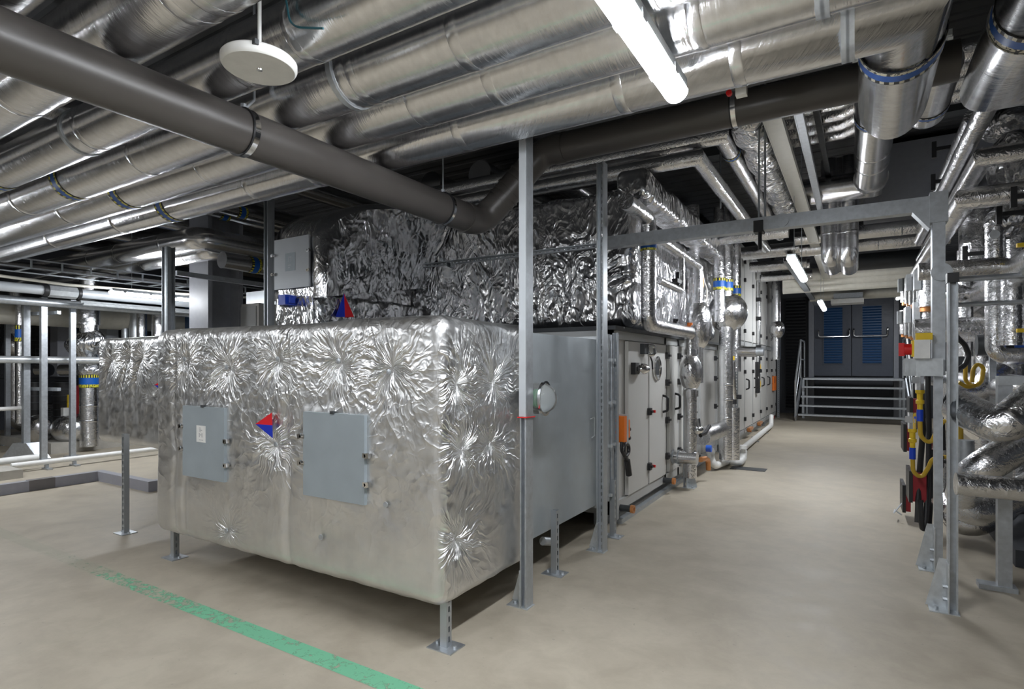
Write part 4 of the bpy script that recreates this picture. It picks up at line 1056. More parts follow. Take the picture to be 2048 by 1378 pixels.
# white trap and drain pipe on the floor
zq=.07
a=pt(1420,935,Z=zq);
q=lambda px,py,z=zq:pt(px,py,Z=z)
wp=T('waste_pipe','white plastic waste pipe with trap running along the unit towards the doors','pipe',tuple(q(1480,905,0.)))
P=[q(1421,928)+V((0,0,.20)),q(1424,934),q(1455,922),q(1460,918),q(1542,851),q(1543,850)+V((0,0,.22))]
Pt('run',MB().tube(P,.048,14,.09),'white_plastic',wp)
P=[q(1452,920),q(1478,926),q(1486,917),q(1487,915)+V((0,0,.1))];Pt('branch',MB().tube(P,.05,14,.06),'white_plastic',wp)
m=MB()
for px,py in ((1421,928),(1486,917)): 
    e=q(px,py);m.tube([e+V((0,0,.14)),e+V((0,0,.19))],.058,14)
Pt('socket',m,'white_plastic',wp)
for t in (.2,.5,.8):
    e=q(1465,912)+(q(1540,852)-q(1465,912))*t;Pt('floor_bracket',MB().box((e.x-.07,e.y-.02,0),(e.x+.07,e.y+.02,.02)).box((e.x-.06,e.y-.015,.02),(e.x-.05,e.y+.015,.1)),'galvanised',wp)
e=q(1497,938,0);S('floor_grate',MB().box((e.x-.22,e.y-.12,0),(e.x+.22,e.y+.12,.006)),'dark_metal','flat dark drain grate on the floor by the white trap','drain')
for px,py,lab in ((1515,862,'orange valve on the floor, farther one beside the white waste pipe'),(1495,870,'orange valve on the floor, nearer one beside the white waste pipe')):
    e=pt(px,py,X=-1.82);S('drain_cock',MB().cyl((-1.9,e.y,.14),(-1.75,e.y,.14),.035,10).box((-1.8,e.y-.2,.15),(-1.74,e.y+.2,.2)),'copper',lab,'valve')
e=pt(1552,620,X=-1.6);PIPE('crumpled foil pipe with lump hanging at the far end of the tall unit',[(-1.6,e.y,ZC),(-1.6,e.y,1.55)],.1,'foil_pipe_rough',tapes=[2.0,2.2],extra=[('valve_jacket',MB().ell((-1.58,e.y,2.25),(.17,.2,.22),20,12),'foil_crumpled')])
e=pt(1515,680,X=-1.78);m=T('thin_riser','slim steel pipe with dark clips on the tall unit','pipe',(-1.76,e.y,1))
Pt('tube',MB().cyl((-1.76,e.y,.9),(-1.76,e.y,3.2),.035,12),'foil_pipe',m)
for z in (1.3,1.8,2.4,2.8): Pt('clip',MB().box((-1.8,e.y-.06,z-.04),(-1.71,e.y+.06,z+.04)),'black_plastic',m)
# ================================================================ plant area on the left
# low painted upstand round a floor bay
ca,cb,cc,cd_=pt(0,990,Z=0),pt(195,962,Z=0),pt(305,983,Z=0),None
hx=.115
m=MB().box((cb.x-.09,-1.0,0),(cb.x,cb.y+.0,hx)).box((cb.x-.09,cb.y,0),(cc.x,cb.y+.09,hx))
cu=T('floor_upstand','low grey painted upstand turning a corner on the concrete','kerb',(cb.x-.5,cb.y-1,0))
Pt('upstand',MB().prism([(0,-1),(0,cb.y),(cc.x-cb.x,cb.y),(cc.x-cb.x,cb.y+3),(cc.x-cb.x-.09,cb.y+3),(cc.x-cb.x-.09,cb.y+.09),(-.09,cb.y+.09),(-.09,-1)],(cb.x,0,0),(1,0,0),(0,1,0),(0,0,hx)),'curb_paint',cu)
q=pt(112,975,Z=.06);Pt('patch',MB().box((cb.x-.096,q.y-.12,0),(cb.x+.004,q.y+.12,hx+.003)),'kerb_patch',cu,'dark patched piece')
# white pipe lying near the floor and its feet
a,b=pt(22,932,Z=.10),pt(262,904,Z=.10)
wp=T('waste_pipe','white plastic waste pipe lying on small feet beyond the grey upstand','pipe',((a.x+b.x)/2,(a.y+b.y)/2,.06))
Pt('run',MB().cyl((a.x,a.y,.10),(a.x,b.y+.4,.10),.035,14),'white_plastic',wp)
q=pt(78,935,Z=.0)
for k,dy in enumerate((0,.32,1.9)): Pt('floor_bracket',MB().box((a.x-.08,q.y+dy-.03,0),(a.x+.12,q.y+dy+.03,.02)).box((a.x-.02,q.y+dy-.02,.02),(a.x+.02,q.y+dy+.02,.066)),'galvanised',wp)
q=pt(10,925,Z=.14);S('waste_pipe',MB().cyl((q.x,q.y-1.2,.16),(q.x,q.y+.35,.16),.045,14),'white_plastic','short fat white pipe end on the pale block by the upstand','pipe')
q=pt(12,960,Z=0);S('plinth_block',MB().box((q.x-.5,q.y-1.2,0),(q.x+.02,q.y+.16,.11)),'plinth','pale concrete block on the floor behind the grey upstand','block')
q=pt(30,815,Z=.8);
a=pt(0,818,X=-10.9);S('waste_pipe',MB().cyl((-10.9,a.y-.6,a.z),(-10.9,pt(42,813,X=-10.9).y,a.z),.03,12),'white_plastic','white pipe at knee height behind the gusseted post','pipe')
# steel posts
def lpost(px,fy,w,label,top=2.42,gus=False,grp='slim steel posts of the plant frame'):
    q=pt(px,fy,Z=0);h=w*8.6/1135/2.4
    r=T('channel_post',label,'post',(q.x,q.y,0),grp)
    Pt('channel',MB().box((q.x-h,q.y-h*.95,0),(q.x-h*.15,q.y+h*.9,top)).box((q.x+h*.15,q.y-h*.95,0),(q.x+h,q.y+h*.9,top)).box((q.x-h*.2,q.y-h*.4,0),(q.x+h*.2,q.y+h*.4,top)) if gus else MB().box((q.x-h,q.y-h,0),(q.x+h,q.y+h,top)),'galvanised',r)
    if gus: Pt('gusset_foot',MB().prism([(-.28,0),(.28,0),(.1,.24),(-.1,.24)],(q.x,q.y-.08,0),(CS,SN,0),(0,0,1),(0,.16,0)),'galvanised',r)
    else: Pt('foot_plate',MB().box((q.x-.09,q.y-.09,0),(q.x+.09,q.y+.09,.012)),'galvanised',r)
    return q
lpost(52,917,14,'double steel post on a wide gusset foot',gus=True)
lpost(87,920,12,'dark slotted steel post beside the gusseted double post')
lpost(145,913,11,'slim round steel post right before the crumpled standpipe')
lpost(15,890,11,'slim steel post at the far edge behind the white pipe')
# horizontal rails of that frame (along the room)
def yrail(px0,py0,px1,py1,X,r,label,mat='galvanised',name='steel_rail',cat='rail',y0=None,y1=None):
    a,b=pt(px0,py0,X=X),pt(px1,py1,X=X)
    return S(name,MB().cyl((X,a.y if y0 is None else y0,a.z),(X,b.y if y1 is None else y1,a.z),r,14),mat,label,cat)
yrail(0,719,160,719,-10.55,.055,'pale rail at waist height through the plant frame','galvanised_pale',y0=1.5,y1=5.0)
yrail(0,598,440,628,-10.3,.062,'long grey pipe across the tops of the plant frame posts','galvanised',name='steel_pipe',cat='pipe',y0=.5,y1=12.)
yrail(0,572,215,590,-9.9,.068,'pale blue grey pipe with a coupling under the cable ladder','panel_pale',name='steel_pipe',cat='pipe',y0=.5,y1=11.)
c=pt(119,577,X=-9.9);cp=T('pipe_coupling','hexagonal coupling on the pale blue grey pipe','fitting',(-9.9,c.y,2.4))
zc1=pt(0,572,X=-9.9).z
Pt('coupling_body',MB().cyl((-9.9,c.y-.14,zc1),(-9.9,c.y+.2,zc1),.095,8),'galvanised_pale',cp);Pt('black_ring',MB().cyl((-9.9,c.y-.2,zc1),(-9.9,c.y-.15,zc1),.09,16).cyl((-9.9,c.y+.22,zc1),(-9.9,c.y+.26,zc1),.085,16),'black_plastic',cp)
for i,(dx,dz) in enumerate(((.35,-.14),(.5,-.18))):
    S('conduit',MB().cyl((-10.1+dx*.6,3.9,2.5+dz),(-10.1+dx*.6,9.5,2.5+dz),.022,8),'galvanised_pale','thin pale conduit below the blue grey pipe, '+('upper' if i==0 else 'lower')+' one','conduit')
for i in range(2):
    z=[2.2,1.05][i];q=pt(67,700,X=-10.6)
    S('cross_bracket',MB().bar((-10.95,3.6,z),(-10.2,3.75,z),.05,.05),'galvanised','short steel bracket between the gusseted post and slotted post, '+['upper','lower'][i]+' one','bracket')
# cable ladder
cl=T('cable_ladder','dark cable ladder with rungs running over the left plant area','cable tray',(-9.3,6,2.7))
zl=2.70
for x in(-9.5,-9.0):
    for dz in(-.05,.06): Pt('side_wire',MB().box((x-.008,-.5,zl+dz-.008),(x+.008,15,zl+dz+.008)),'galvanised',cl)
for i in range(44): Pt('rung',MB().box((-9.5,-.3+i*.33,zl-.055),(-9.0,-.28+i*.33,zl-.04)).box((-9.0,-.3+i*.33,zl-.05),(-8.985,-.28+i*.33,zl+.06)),'galvanised',cl)
m=MB()
for i in range(6): m.tube([(-9.42+.07*i,-.5,zl+.0),(-9.42+.07*i+.03*math.sin(i),6,zl+.01),(-9.42+.07*i,15,zl)],.02,8)
Pt('cables',m,'black_plastic',cl)['kind']='stuff'
S('loose_cable',MB().tube([(-9.2,.5,2.62),(-9.25,2.4,2.55),(-9.3,3.5,2.52),(-9.2,5,2.55),(-9.2,7,2.66)],.02,8,.4),'cream_lagging','pale cable sagging below the dark cable ladder','cable')
# foil standpipe with crumpled bag and band
q=pt(178,890,Z=0.1)
sx,sy=q.x,q.y;zt=pt(178,610,X=sx).z;kk=(sx*-SN+sy*CS)/1135
zb=pt(178,762,X=sx).z
mb=MB().ell((sx-.05,sy,pt(178,705,X=sx).z),(.25,.25,.42),36,26)
mb.v=[(x+.06*math.sin(9*z+5*x),y+.06*math.sin(11*z+7*y),z) for x,y,z in mb.v]
PIPE('tall foil standpipe with crumpled bag and blue band beside the pleated branch duct',[(sx,sy,2.9),(sx,sy,.08)],16*kk,'foil_pipe_rough',bands=[2.9-zb],bw=.22,tapes=[.6,1.0,2.9-.75,2.9-.5],tw=.04,
  extra=[('sleeve',MB().cyl((sx-.02,sy,pt(178,650,X=sx).z),(sx-.02,sy,zt+.2),20*kk,20),'foil_pipe_rough'),('crumpled_bag',mb,'foil_crumpled')])
# second riser further left
q=pt(32,870,Z=.1);sx2,sy2=q.x,q.y
PIPE('foil riser with rounded bulge behind the gusseted post, bending along the floor',[(sx2,sy2,2.9),(sx2,sy2,.28),(sx2+.6,sy2+.5,.28)],.13,'foil_pipe_rough',bend=.2,extra=[('valve_jacket',MB().ell((sx2,sy2,pt(30,690,X=sx2).z),(.2,.2,.28),24,14),'foil_soft')])
q=pt(40,690,X=-10.9);PIPE('slim banded foil pipe beside the gusseted post',[(-11.2,pt(40,690,X=-11.2).y,2.4),(-11.2,pt(40,690,X=-11.2).y,.5)],.06,'foil_pipe_rough',bands=[2.4-pt(40,667,X=-11.2).z],bw=.26)
# pump skid: foil elbows, dark pump bodies
for px,py,rx_,lab in ((78,862,.26,'foil wrapped pump volute on the dark skid, smaller one'),(143,868,.34,'foil wrapped pump volute on the dark skid next to the standpipe')):
    q=pt(px,py,T=9.4);S('pump_jacket',MB().ell((q.x,q.y,max(q.z,.36)),(rx_,rx_*.8,.24),26,16),'foil_soft',lab,'pump',angle=1.)
for k,(px,py,w_,h_) in enumerate(((72,800,.3,.9),(108,830,.34,.5),(128,790,.4,.9))):
    q=pt(px,py,T=10.2)
    r=T('pump_motor',['black pump motor behind the slotted post','squat black pump motor between the foil volutes','tall black pump motor beside the red cylinder'][k],'pump',(q.x,q.y,.2))
    Pt('motor_body',MB().lathe((q.x,q.y,.2),(0,0,1),[(0,0),(0,w_*.5),(.12,w_*.5),(.14,w_*.4),(h_,w_*.4),(h_+.04,w_*.3),(h_+.04,0)],20),'black_plastic',r)
    for z in np.linspace(.3,h_,6): Pt('cooling_fin',MB().cyl((q.x,q.y,.2+z),(q.x,q.y,.215+z),w_*.46,20),'dark_metal',r)
q=pt(153,797,T=9.6);S('red_cylinder',MB().cyl((q.x,q.y,q.z-.26),(q.x,q.y,q.z+.22),.055,14),'deep_red','slim red cylinder behind the round post','cylinder')
q=pt(138,835,T=9.5);S('yellow_strip',MB().box((q.x-.025,q.y-.02,q.z-.36),(q.x+.025,q.y+.02,q.z+.38)),'yellow_paint','narrow yellow upright strip behind the round post','marker')
q=pt(130,830,T=9.45);S('white_box',MB().box((q.x-.05,q.y-.04,q.z-.18),(q.x+.05,q.y+.04,q.z+.12)),'white_plastic','small white box by the yellow strip','box')
for k,px in enumerate((75,122)):
    q=pt(px,740,T=9.9);r=T('open_pipe_end',['short foil pipe with rusty open end behind the slotted post','longer foil pipe with rusty open end before the round post'][k],'pipe',tuple(q))
    Pt('pipe_wall',MB().cyl(q,q+V((CS,SN,0))*(.22+.1*k),.1,18),'foil_pipe',r);Pt('rusty_end',MB().cyl(q-V((CS,SN,0))*.01,q,.085,18),'copper',r)
S('skid_base',MB().box((-13.4,3.9,0),(-10.9,7.4,.17)),'plinth','pale plinth under the dark pump skid','plinth')
# wire guard and dark boxes behind
q=pt(100,680,T=11.2)
e1,e2=V((CS,SN,0)),V((0,0,1))
m=MB();W_,H_=2.3,1.25;o=V((q.x,q.y,1.15))
m.add([o-e1*W_*.8,o+e1*W_*.9,o+e1*W_*.9+e2*H_,o-e1*W_*.8+e2*H_],[(0,1,2,3)],[((0,0),(W_*1.7,0),(W_*1.7,H_),(0,H_))])
gm=T('mesh_guard','black wire mesh guard behind the plant frame','guard',tuple(o));Pt('wire_grid',m,'wire_mesh',gm)
Pt('frame_tube',MB().tube([o-e1*W_*.8,o+e1*W_*.9,o+e1*W_*.9+e2*H_,o-e1*W_*.8+e2*H_,o-e1*W_*.8],.02,8),'dark_metal',gm)
for k,(px,w_,z0,z1) in enumerate(((120,.16,1.2,2.3),(215,.2,1.5,2.2),(228,.12,1.0,1.9))):
    q=pt(px,700,T=10.9);S('wall_cabinet',MB().box((q.x-w_,q.y-.1,z0),(q.x+w_,q.y+.1,z1)),['column_paint','panel_pale','louvre_black'][k],['tall dark grey cabinet seen through the wire mesh','pale small box high behind the branch duct','slim black cabinet behind the branch duct'][k],'cabinet')
# square steel column and things round it
q=pt(433,735,T=8.3);cs=T('steel_column','grey painted steel H column behind the foil ducts','column',(q.x,q.y,0))
h=.235
Pt('web',MB().box((q.x-.02,q.y-h+.03,0),(q.x+.02,q.y+h-.03,ZC)),'column_paint',cs)
for s in(-1,1): Pt('column_flange',MB().box((q.x-h,q.y+s*h-.03,0),(q.x+h,q.y+s*h+.03,ZC)),'column_paint',cs)
q=pt(337,660,T=6.6);zt=pt(337,520,T=6.6).z
ps=T('channel_post','double channel post rising behind the branch duct in front of the lit batten','post',(q.x,q.y,0))
Pt('channel',channel(MB(),(q.x,q.y,0),(q.x,q.y,2.78),(0,-1,0),w=.1,d=.05),'galvanised',ps);Pt('channel',channel(MB(),(q.x,q.y,0),(q.x,q.y,2.78),(1,0,0),w=.09,d=.06),'galvanised',ps)
q=pt(540,640,T=6.0)
S('channel_post',channel(channel(MB(),(q.x,q.y,0),(q.x,q.y,ZC),(0,-1,0),w=.065,d=.05),(q.x,q.y+.001,0),(q.x,q.y+.001,ZC),(0,1,0),w=.065,d=.03),'slotted_steel','tall channel post beside the pale panel of the curved elbow duct','post')
a=pt(352,546,T=6.9);b=pt(537,567,T=8.2);S('strut_rail',MB().bar(a,(a.x,b.y+1,a.z),.05,.06),'galvanised','thin rail from the double post past the grey column','rail')
q=pt(500,630,T=8.6);cbx=T('control_cabinet','pale grey control cabinet between column and curved elbow duct','cabinet',(q.x,q.y,0))
Pt('cabinet_body',MB().box((q.x+.06,q.y-.2,.0),(q.x+.5,q.y+.2,pt(500,612,T=8.6).z)),'painted_panel',cbx)
Pt('door',MB().box((q.x+.1,q.y-.22,.3),(q.x+.46,q.y-.2,pt(500,618,T=8.6).z)),'panel_frame',cbx)
q=pt(500,595,T=9.2);S('wall_panel',MB().box((q.x-.1,q.y,0),(q.x+.9,q.y+.1,2.6)),'panel_pale','pale wall panel above the control cabinet','panel')
q=pt(387,640,T=11.);S('blue_shutter',MB().box((q.x-.3,q.y,0),(q.x+.3,q.y+.06,2.7)),'louvre_blue','blue louvred shutter glimpsed beside the grey column','shutter')
for k,(px,w_,mt) in enumerate(((271,.10,'galvanised_pale'),(250,.06,'galvanised'),(318,.12,'foil_pipe_rough'),(283,.09,'foil_pipe_rough'),(435,.03,'galvanised'))):
    if k==4: continue
    q=pt(px,640,T=10.4)
    S(['channel_post','channel_post','insulated_pipe','insulated_pipe'][k],MB().cyl((q.x,q.y,0),(q.x,q.y,2.45),w_,16),mt,['wide pale post behind the branch duct','slim pale post behind the branch duct','foil pipe behind the branch duct near the double post','thinner foil pipe behind the branch duct'][k],['post','post','pipe','pipe'][k])
# far duct over the posts
q=pt(330,640,T=10.2);S('lagged_duct',MB().cyl((-11.5,1.5,2.28),(-11.5,11.5,2.28),.22,20),'cream_lagging','broad cream lagged pipe behind the long grey pipe','pipe')
# banded valves up behind the column
for k,(px,py,T_,r_) in enumerate(((505,530,7.1,.10),(447,428,8.0,.085),(481,425,8.0,.085))):
    q=pt(px,py,T=T_)
    PIPE(['banded foil pipe below the corner pipes beside the grey column','blue banded pipe high behind the slim channel post, nearer the column','blue banded pipe high behind the slim channel post, farther from the column'][k],[(q.x,q.y-.4,q.z),(q.x,q.y+1.6,q.z)],r_,'foil_pipe',bands=[.4],bw=.14)
# more dark pipes in the shadowed roof space
for k in range(5):
    x=-6.2-1.7*k
    S('roof_pipe',MB().cyl((x,.2+.2*k,3.75),(x,15,3.75),.13+.02*(k%2),16),'foil_pipe','high roof space foil pipe, '+['first','second','third','fourth','fifth'][k]+' row from the elbow duct','pipe',group='roof space pipes')
S('roof_beam',MB().box((-15.9,4.9,3.9),(-4.5,5.1,4.28)).box((-15.9,4.8,3.86),(-4.5,5.2,3.9)),'column_paint','grey steel roof beam above the corner foil pipes','beam')
# ================================================================ pipework right of the walkway
bx=.66
M_=[(bx,.6,2.9),(bx,3.80,2.9),(2.6,3.80,2.9)]
ybm=pt(1995,108,Z=2.74).y
PIPE('big overhead foil pipe with cream ticked band running along the walkway edge',M_,.16,bands=[ybm-.6],bmat='band_cream',bw=.12,extra=[('sleeve',MB().tube([(bx,ybm+.06,2.9),(bx,3.80,2.9),(1.4,3.80,2.9)],.17,28),'foil_pipe')])
q=pt(1857,240,Z=3.1);PIPE('banded foil pipe end peeping out beside the mitred corner pipe',[(q.x,4.25,3.22),(q.x,5.1,3.22),(q.x,5.1,ZC-.02)],.122,bend=.13,bands=[q.y-4.25],bmat='band_cream',bw=.07)
q=pt(1752,262,Z=3.3);ye2=7.55
PIPE('banded foil pipe running away over the walkway beyond the dark drain pipe',[(q.x,4.7,3.45),(q.x,ye2,3.45),(-.6,ye2,3.45)],.15,bands=[q.y-4.7],bmat='band_cream',bw=.09,tapes=[1.6,2.0],tw=.04,extra=[('end_collar',MB().cyl((q.x,ye2-.26,3.45),(q.x,ye2-.2,3.45),.165,24),'foil_pipe')])
# run with two droppers over the walkway
for k,px in enumerate((1661,1697)):
    y=7.9;q=pt(px,420,Y=y);zb=pt(px,515,Y=y).z
    PIPE(['foil dropper over the walkway, first of the pair with rounded ends','foil dropper over the walkway, second of the pair with rounded ends'][k],[(q.x,y,3.9),(q.x,y,zb),(q.x,y+.8,zb)],.105,bend=.12,tapes=[.5,.9],tw=.03)
# small pipes stepping along the right
def P4(l): return [pt(a,b,T=t) for a,b,t in l]
q=pt(1967,315,T=4.1);PIPE('slim foil pipe with mitred corner under the big overhead pipe, upper one',[(2.2,q.y,q.z),(q.x,q.y,q.z),(q.x,q.y+4.5,q.z)],.07,'foil_pipe_rough',tapes=[1.9,2.4,2.9],tw=.02)
q=pt(1932,398,T=4.3);PIPE('slim foil pipe with mitred corner under the big overhead pipe, lower one',[(1.5,q.y,q.z),(q.x,q.y,q.z),(q.x,q.y+4.,q.z)],.08,'foil_pipe_rough',tapes=[1.1,1.6],tw=.02)
q=pt(1950,260,T=3.9);PIPE('slim foil pipe slipping out behind the big overhead pipe',[(q.x,3.95,q.z),(q.x,9,q.z)],.06,'foil_pipe_rough',tapes=[.4,.9,1.5],tw=.02)
q=pt(1915,300,T=5.0);PIPE('thin foil pipe alongside the slim pipes near the portal corner',[(q.x,q.y-.8,q.z),(q.x,9.5,q.z)],.06,'foil_pipe_rough',tapes=[.5,1.0],tw=.02)
def vpipe(px,r,T_,y0,y1,label,**kw):
    a=pt(px,y0,T=T_);b=pt(px,y1,T=T_);return PIPE(label,[(a.x,a.y,a.z),(a.x,a.y,b.z)],r,'foil_pipe_rough',**kw)
vpipe(1955,.15,5.6,405,522,'fat crumpled foil vertical behind the portal upright')
a=pt(1990,520,T=4.6);b=pt(1990,712,T=4.6)
PIPE('foil vertical bending away low behind the square post',[(a.x,a.y,pt(1990,452,T=4.6).z),(a.x,a.y,b.z),(a.x+1.2,a.y,b.z)],.066,'foil_pipe_rough',bend=.08,tapes=[.35,.62],tw=.02)
a=pt(1893,532,T=4.9);b=pt(2030,527,T=4.4)
PIPE('foil pipe from the portal upright turning down near the frame edge',[(.45,b.y+.1,b.z),(b.x,b.y+.1,b.z),(b.x,b.y+.1,pt(2030,690,T=4.4).z)],.074,'foil_pipe_rough',bend=.09,tapes=[.9,1.2],tw=.02)
a=pt(1890,660,T=5.6);PIPE('horizontal foil pipe at chest height behind the square post',[(.5,a.y,a.z),(2.4,a.y,a.z)],.12,'foil_pipe_rough')
a=pt(2030,640,T=5.4);PIPE('foil vertical at the frame edge with tapered sleeve',[(a.x,a.y,2.6),(a.x,a.y,1.2)],.09,'foil_pipe_rough')
a=pt(1930,560,T=5.9);PIPE('row of foil vertical behind, slim one beside the portal upright',[(a.x,a.y,2.6),(a.x,a.y,1.5)],.07,'foil_pipe_rough')
for k,(y_,t_) in enumerate(((552,4.2),(603,4.2))):
    a=pt(1905,y_+6,T=4.3);S('steel_rail',MB().cyl((a.x,a.y+.05,a.z),(a.x+1.8,a.y+.05,a.z),.022 if k==0 else .018,10),'galvanised',['thin grey rail at the capped knuckle of the portal upright','thin grey rail below the capped knuckle'][k],'rail')
# foil lumps and black valve bodies higher up
for k,(px,py,T_,r_) in enumerate(((2020,440,4.6,(.17,.16,.13)),(2030,330,4.9,(.2,.2,.3)),(2015,250,5.2,(.22,.25,.14)),(1905,590,6.0,(.2,.2,.12)))):
    q=pt(px,py,T=T_);S('valve_jacket',MB().ell(q,r_,22,14),'foil_crumpled',['crumpled foil lump over the turned down pipe','dark crumpled foil body under the upper mitred pipe','foil lump above the upper mitred pipe','foil lump behind the capped knuckle'][k],'jacket',angle=1.2)
for k,(px,py,T_) in enumerate(((2027,395,4.1),(1998,430,4.5),(1930,510,5.0),(1868,300,5.4),(1866,365,5.4))):
    q=pt(px,py,T=T_);r=T('butterfly_valve',['black flange valve on the lower mitred pipe','black valve stem below the lower mitred pipe','black lever valve beside the fat crumpled vertical','black flange valve near the portal corner, upper','black flange valve near the portal corner, lower'][k],'valve',tuple(q))
    Pt('valve_flange',MB().box((q.x-.018,q.y-.02,q.z-.075),(q.x+.018,q.y+.02,q.z+.075)),'black_plastic',r);Pt('valve_stem',MB().box((q.x-.0,q.y-.015,q.z-.012),(q.x+.16,q.y+.015,q.z+.02)),'black_plastic',r)
q=pt(1988,470,T=4.3);S('pressure_gauge',MB().cyl((q.x,q.y,q.z),(q.x,q.y-.03,q.z),.032,18),'galvanised_pale','small round pale gauge beside the fat crumpled vertical','gauge')
q=pt(2044,490,T=4.2);S('lever_valve',MB().box((q.x-.03,q.y-.02,q.z-.014),(q.x+.1,q.y+.02,q.z+.014)),'yellow_paint','upper yellow valve handle at the frame edge','valve')
q=pt(2044,661,T=4.2);S('lever_valve',MB().box((q.x-.03,q.y-.02,q.z-.014),(q.x+.1,q.y+.02,q.z+.014)),'yellow_paint','lower yellow valve handle at the frame edge','valve')
q=pt(2030,697,T=4.7);r=T('actuator_body','dark valve actuator with blue band at the frame edge','actuator',tuple(q))
Pt('body',MB().cyl((q.x-.25,q.y,q.z+.03),(q.x+.4,q.y,q.z+.03),.09,18),'dark_metal',r);Pt('blue_band',MB().cyl((q.x-.02,q.y-.02,q.z-.0),(q.x+.4,q.y-.02,q.z-.0),.085,18),'valve_blue',r)
# stacked lagged valve bodies along the walkway edge
xm=.68
for row,(zy,ph) in enumerate(((576,0),(640,.25))):
    for k in range(5):
        px=1856-k*10.5-row*2;q=pt(px,zy+6*k*.2,X=xm+.02*k)
        h_=.21;r=T('manifold_valve',('upper' if row==0 else 'lower')+' row foil lagged valve with brass end, '+['first','second','third','fourth','last'][k]+' along the walkway from the portal upright','valve',(q.x,q.y,q.z-h_),'lagged manifold valves')
        Pt('foil_jacket',MB().cyl((q.x,q.y,q.z-h_),(q.x,q.y,q.z+h_),.10,18),'foil_pipe_rough',r)
        Pt('brass_end',MB().cyl((q.x-.02,q.y,q.z-h_-.05),(q.x-.02,q.y,q.z-h_),.055,12),'copper',r)
        if k%2==0: Pt('cover_box',MB().box((q.x-.13,q.y-.1,q.z-.02),(q.x-.07,q.y+.1,q.z+.2)),'galvanised_pale',r)
for row,zy in enumerate((576,640)):
    a,b=pt(1857,zy,X=xm+.2),pt(1812,zy+4,X=xm+.2)
    S('valve_manifold',MB().cyl((xm+.2,a.y-.3,a.z),(xm+.2,pt(1812,zy,X=xm).y+.5,a.z),.1,18),'foil_pipe_rough',['upper','lower'][row]+' foil manifold pipe carrying the lagged valves along the walkway','pipe')
# ---- isolator switch on its bracket
Yb=Yr-.08
x0,x1=pt(1810,735,Y=Yb).x,pt(1886,735,Y=Yb).x
z0,z1=pt(1850,752,Y=Yb).z,pt(1850,717,Y=Yb).z
S('switch_bracket',MB().box((x0,Yb-.02,z0),(x1,Yb+.012,z1)).box((x0,Yb-.02,z0),(x0+.06,Yb+.15,z1)),'galvanised_pale','pale steel plate bracket on the portal upright under the isolator switch','bracket')
x0,x1=pt(1827,697,Y=Yb).x,pt(1858,697,Y=Yb).x;z0,z1=z1,pt(1850,680,Y=Yb).z
sw=T('isolator_switch','grey isolator box with red and yellow rotary knob on the portal upright','switch',((x0+x1)/2,Yb,z0))
Pt('switch_box',MB().box((x0,Yb-.07,z0),(x1,Yb+.05,z1)),'white_plastic',sw)
zc_=(z0+z1)/2
Pt('yellow_plate',MB().box((x0-.012,Yb-.05,zc_-.05),(x0,Yb+.04,zc_+.06)),'yellow_paint',sw)
k_=Pt('rotary_knob',MB().cyl((x0-.055,Yb-.005,zc_),(x0-.012,Yb-.005,zc_),.038,20).box((x0-.085,Yb-.015,zc_-.045),(x0-.05,Yb+.005,zc_+.045)),'red_paint',sw)
Pt('yellow_tag',MB().box((x0+.01,Yb-.06,z1),(x0+.1,Yb+.0,z1+.045)),'yellow_paint',sw)
m=MB()
for dx in (.03,.1): m.cyl((x0+dx,Yb-.01,z0-.16),(x0+dx,Yb-.01,z0-.13),.02,10)
# black cables hanging under the switch
def cable(pts,label,r=.016,mat='black_plastic',name='black_cable',cat='cable'):
    return S(name,MB().tube(P4(pts),r,10,.08),mat,label,cat)
cable([(1842,752,4.75),(1842,790,4.75),(1846,860,4.7),(1838,960,4.7),(1835,1045,4.65)],'black cable dropping from the isolator plate, outer one',.022)
cable([(1856,752,4.75),(1858,860,4.75),(1856,960,4.7),(1852,1040,4.62),(1847,1070,4.6),(1842,1040,4.62),(1841,1000,4.65)],'black cable dropping from the isolator plate into a low loop',.02)
cable([(1866,900,4.9),(1864,960,4.85),(1862,1000,4.8),(1858,1060,4.7)],'black cable close to the portal upright',.018)
cable([(1912,672,4.6),(1930,690,4.6),(1938,710,4.6),(1930,730,4.6),(1912,742,4.6)],'black hose loop curving out behind the square post',.02)
cable([(1900,780,4.7),(1890,800,4.7),(1884,840,4.7),(1886,900,4.7)],'black hose running down between the two posts',.02)
# red boxes in black housings
for k,(xa,xb,ya,yb_,T_) in enumerate(((1818,1838,795,856,5.0),(1806,1822,847,902,5.2),(1817,1850,940,1002,4.75),(1804,1820,968,1022,5.1))):
    a=pt(xa,ya,T=T_);b=pt(xb,yb_,T=T_)
    r=T('red_box',['red box with black back below the isolator plate','small red box low beside the first brass valve','larger red box under the lower yellow hose','small red box with wire stand nearest the walkway'][k],'box',((a.x+b.x)/2,a.y,b.z))
    Pt('red_front',MB().box((a.x+.02,a.y-.05,b.z+.01),(b.x,a.y+.05,a.z-.01)),'deep_red',r)
    Pt('black_housing',MB().box((a.x,a.y-.06,b.z),(a.x+.025,a.y+.3,a.z)),'black_plastic',r)
    if k==3:
        Pt('wire_stand',MB().tube([(a.x,a.y,(a.z+b.z)/2-.05),(a.x-.06,a.y-.02,(a.z+b.z)/2-.14),(a.x-.05,a.y+.1,(a.z+b.z)/2-.14),(a.x,a.y+.06,(a.z+b.z)/2-.17)],.006,6),'galvanised',r)
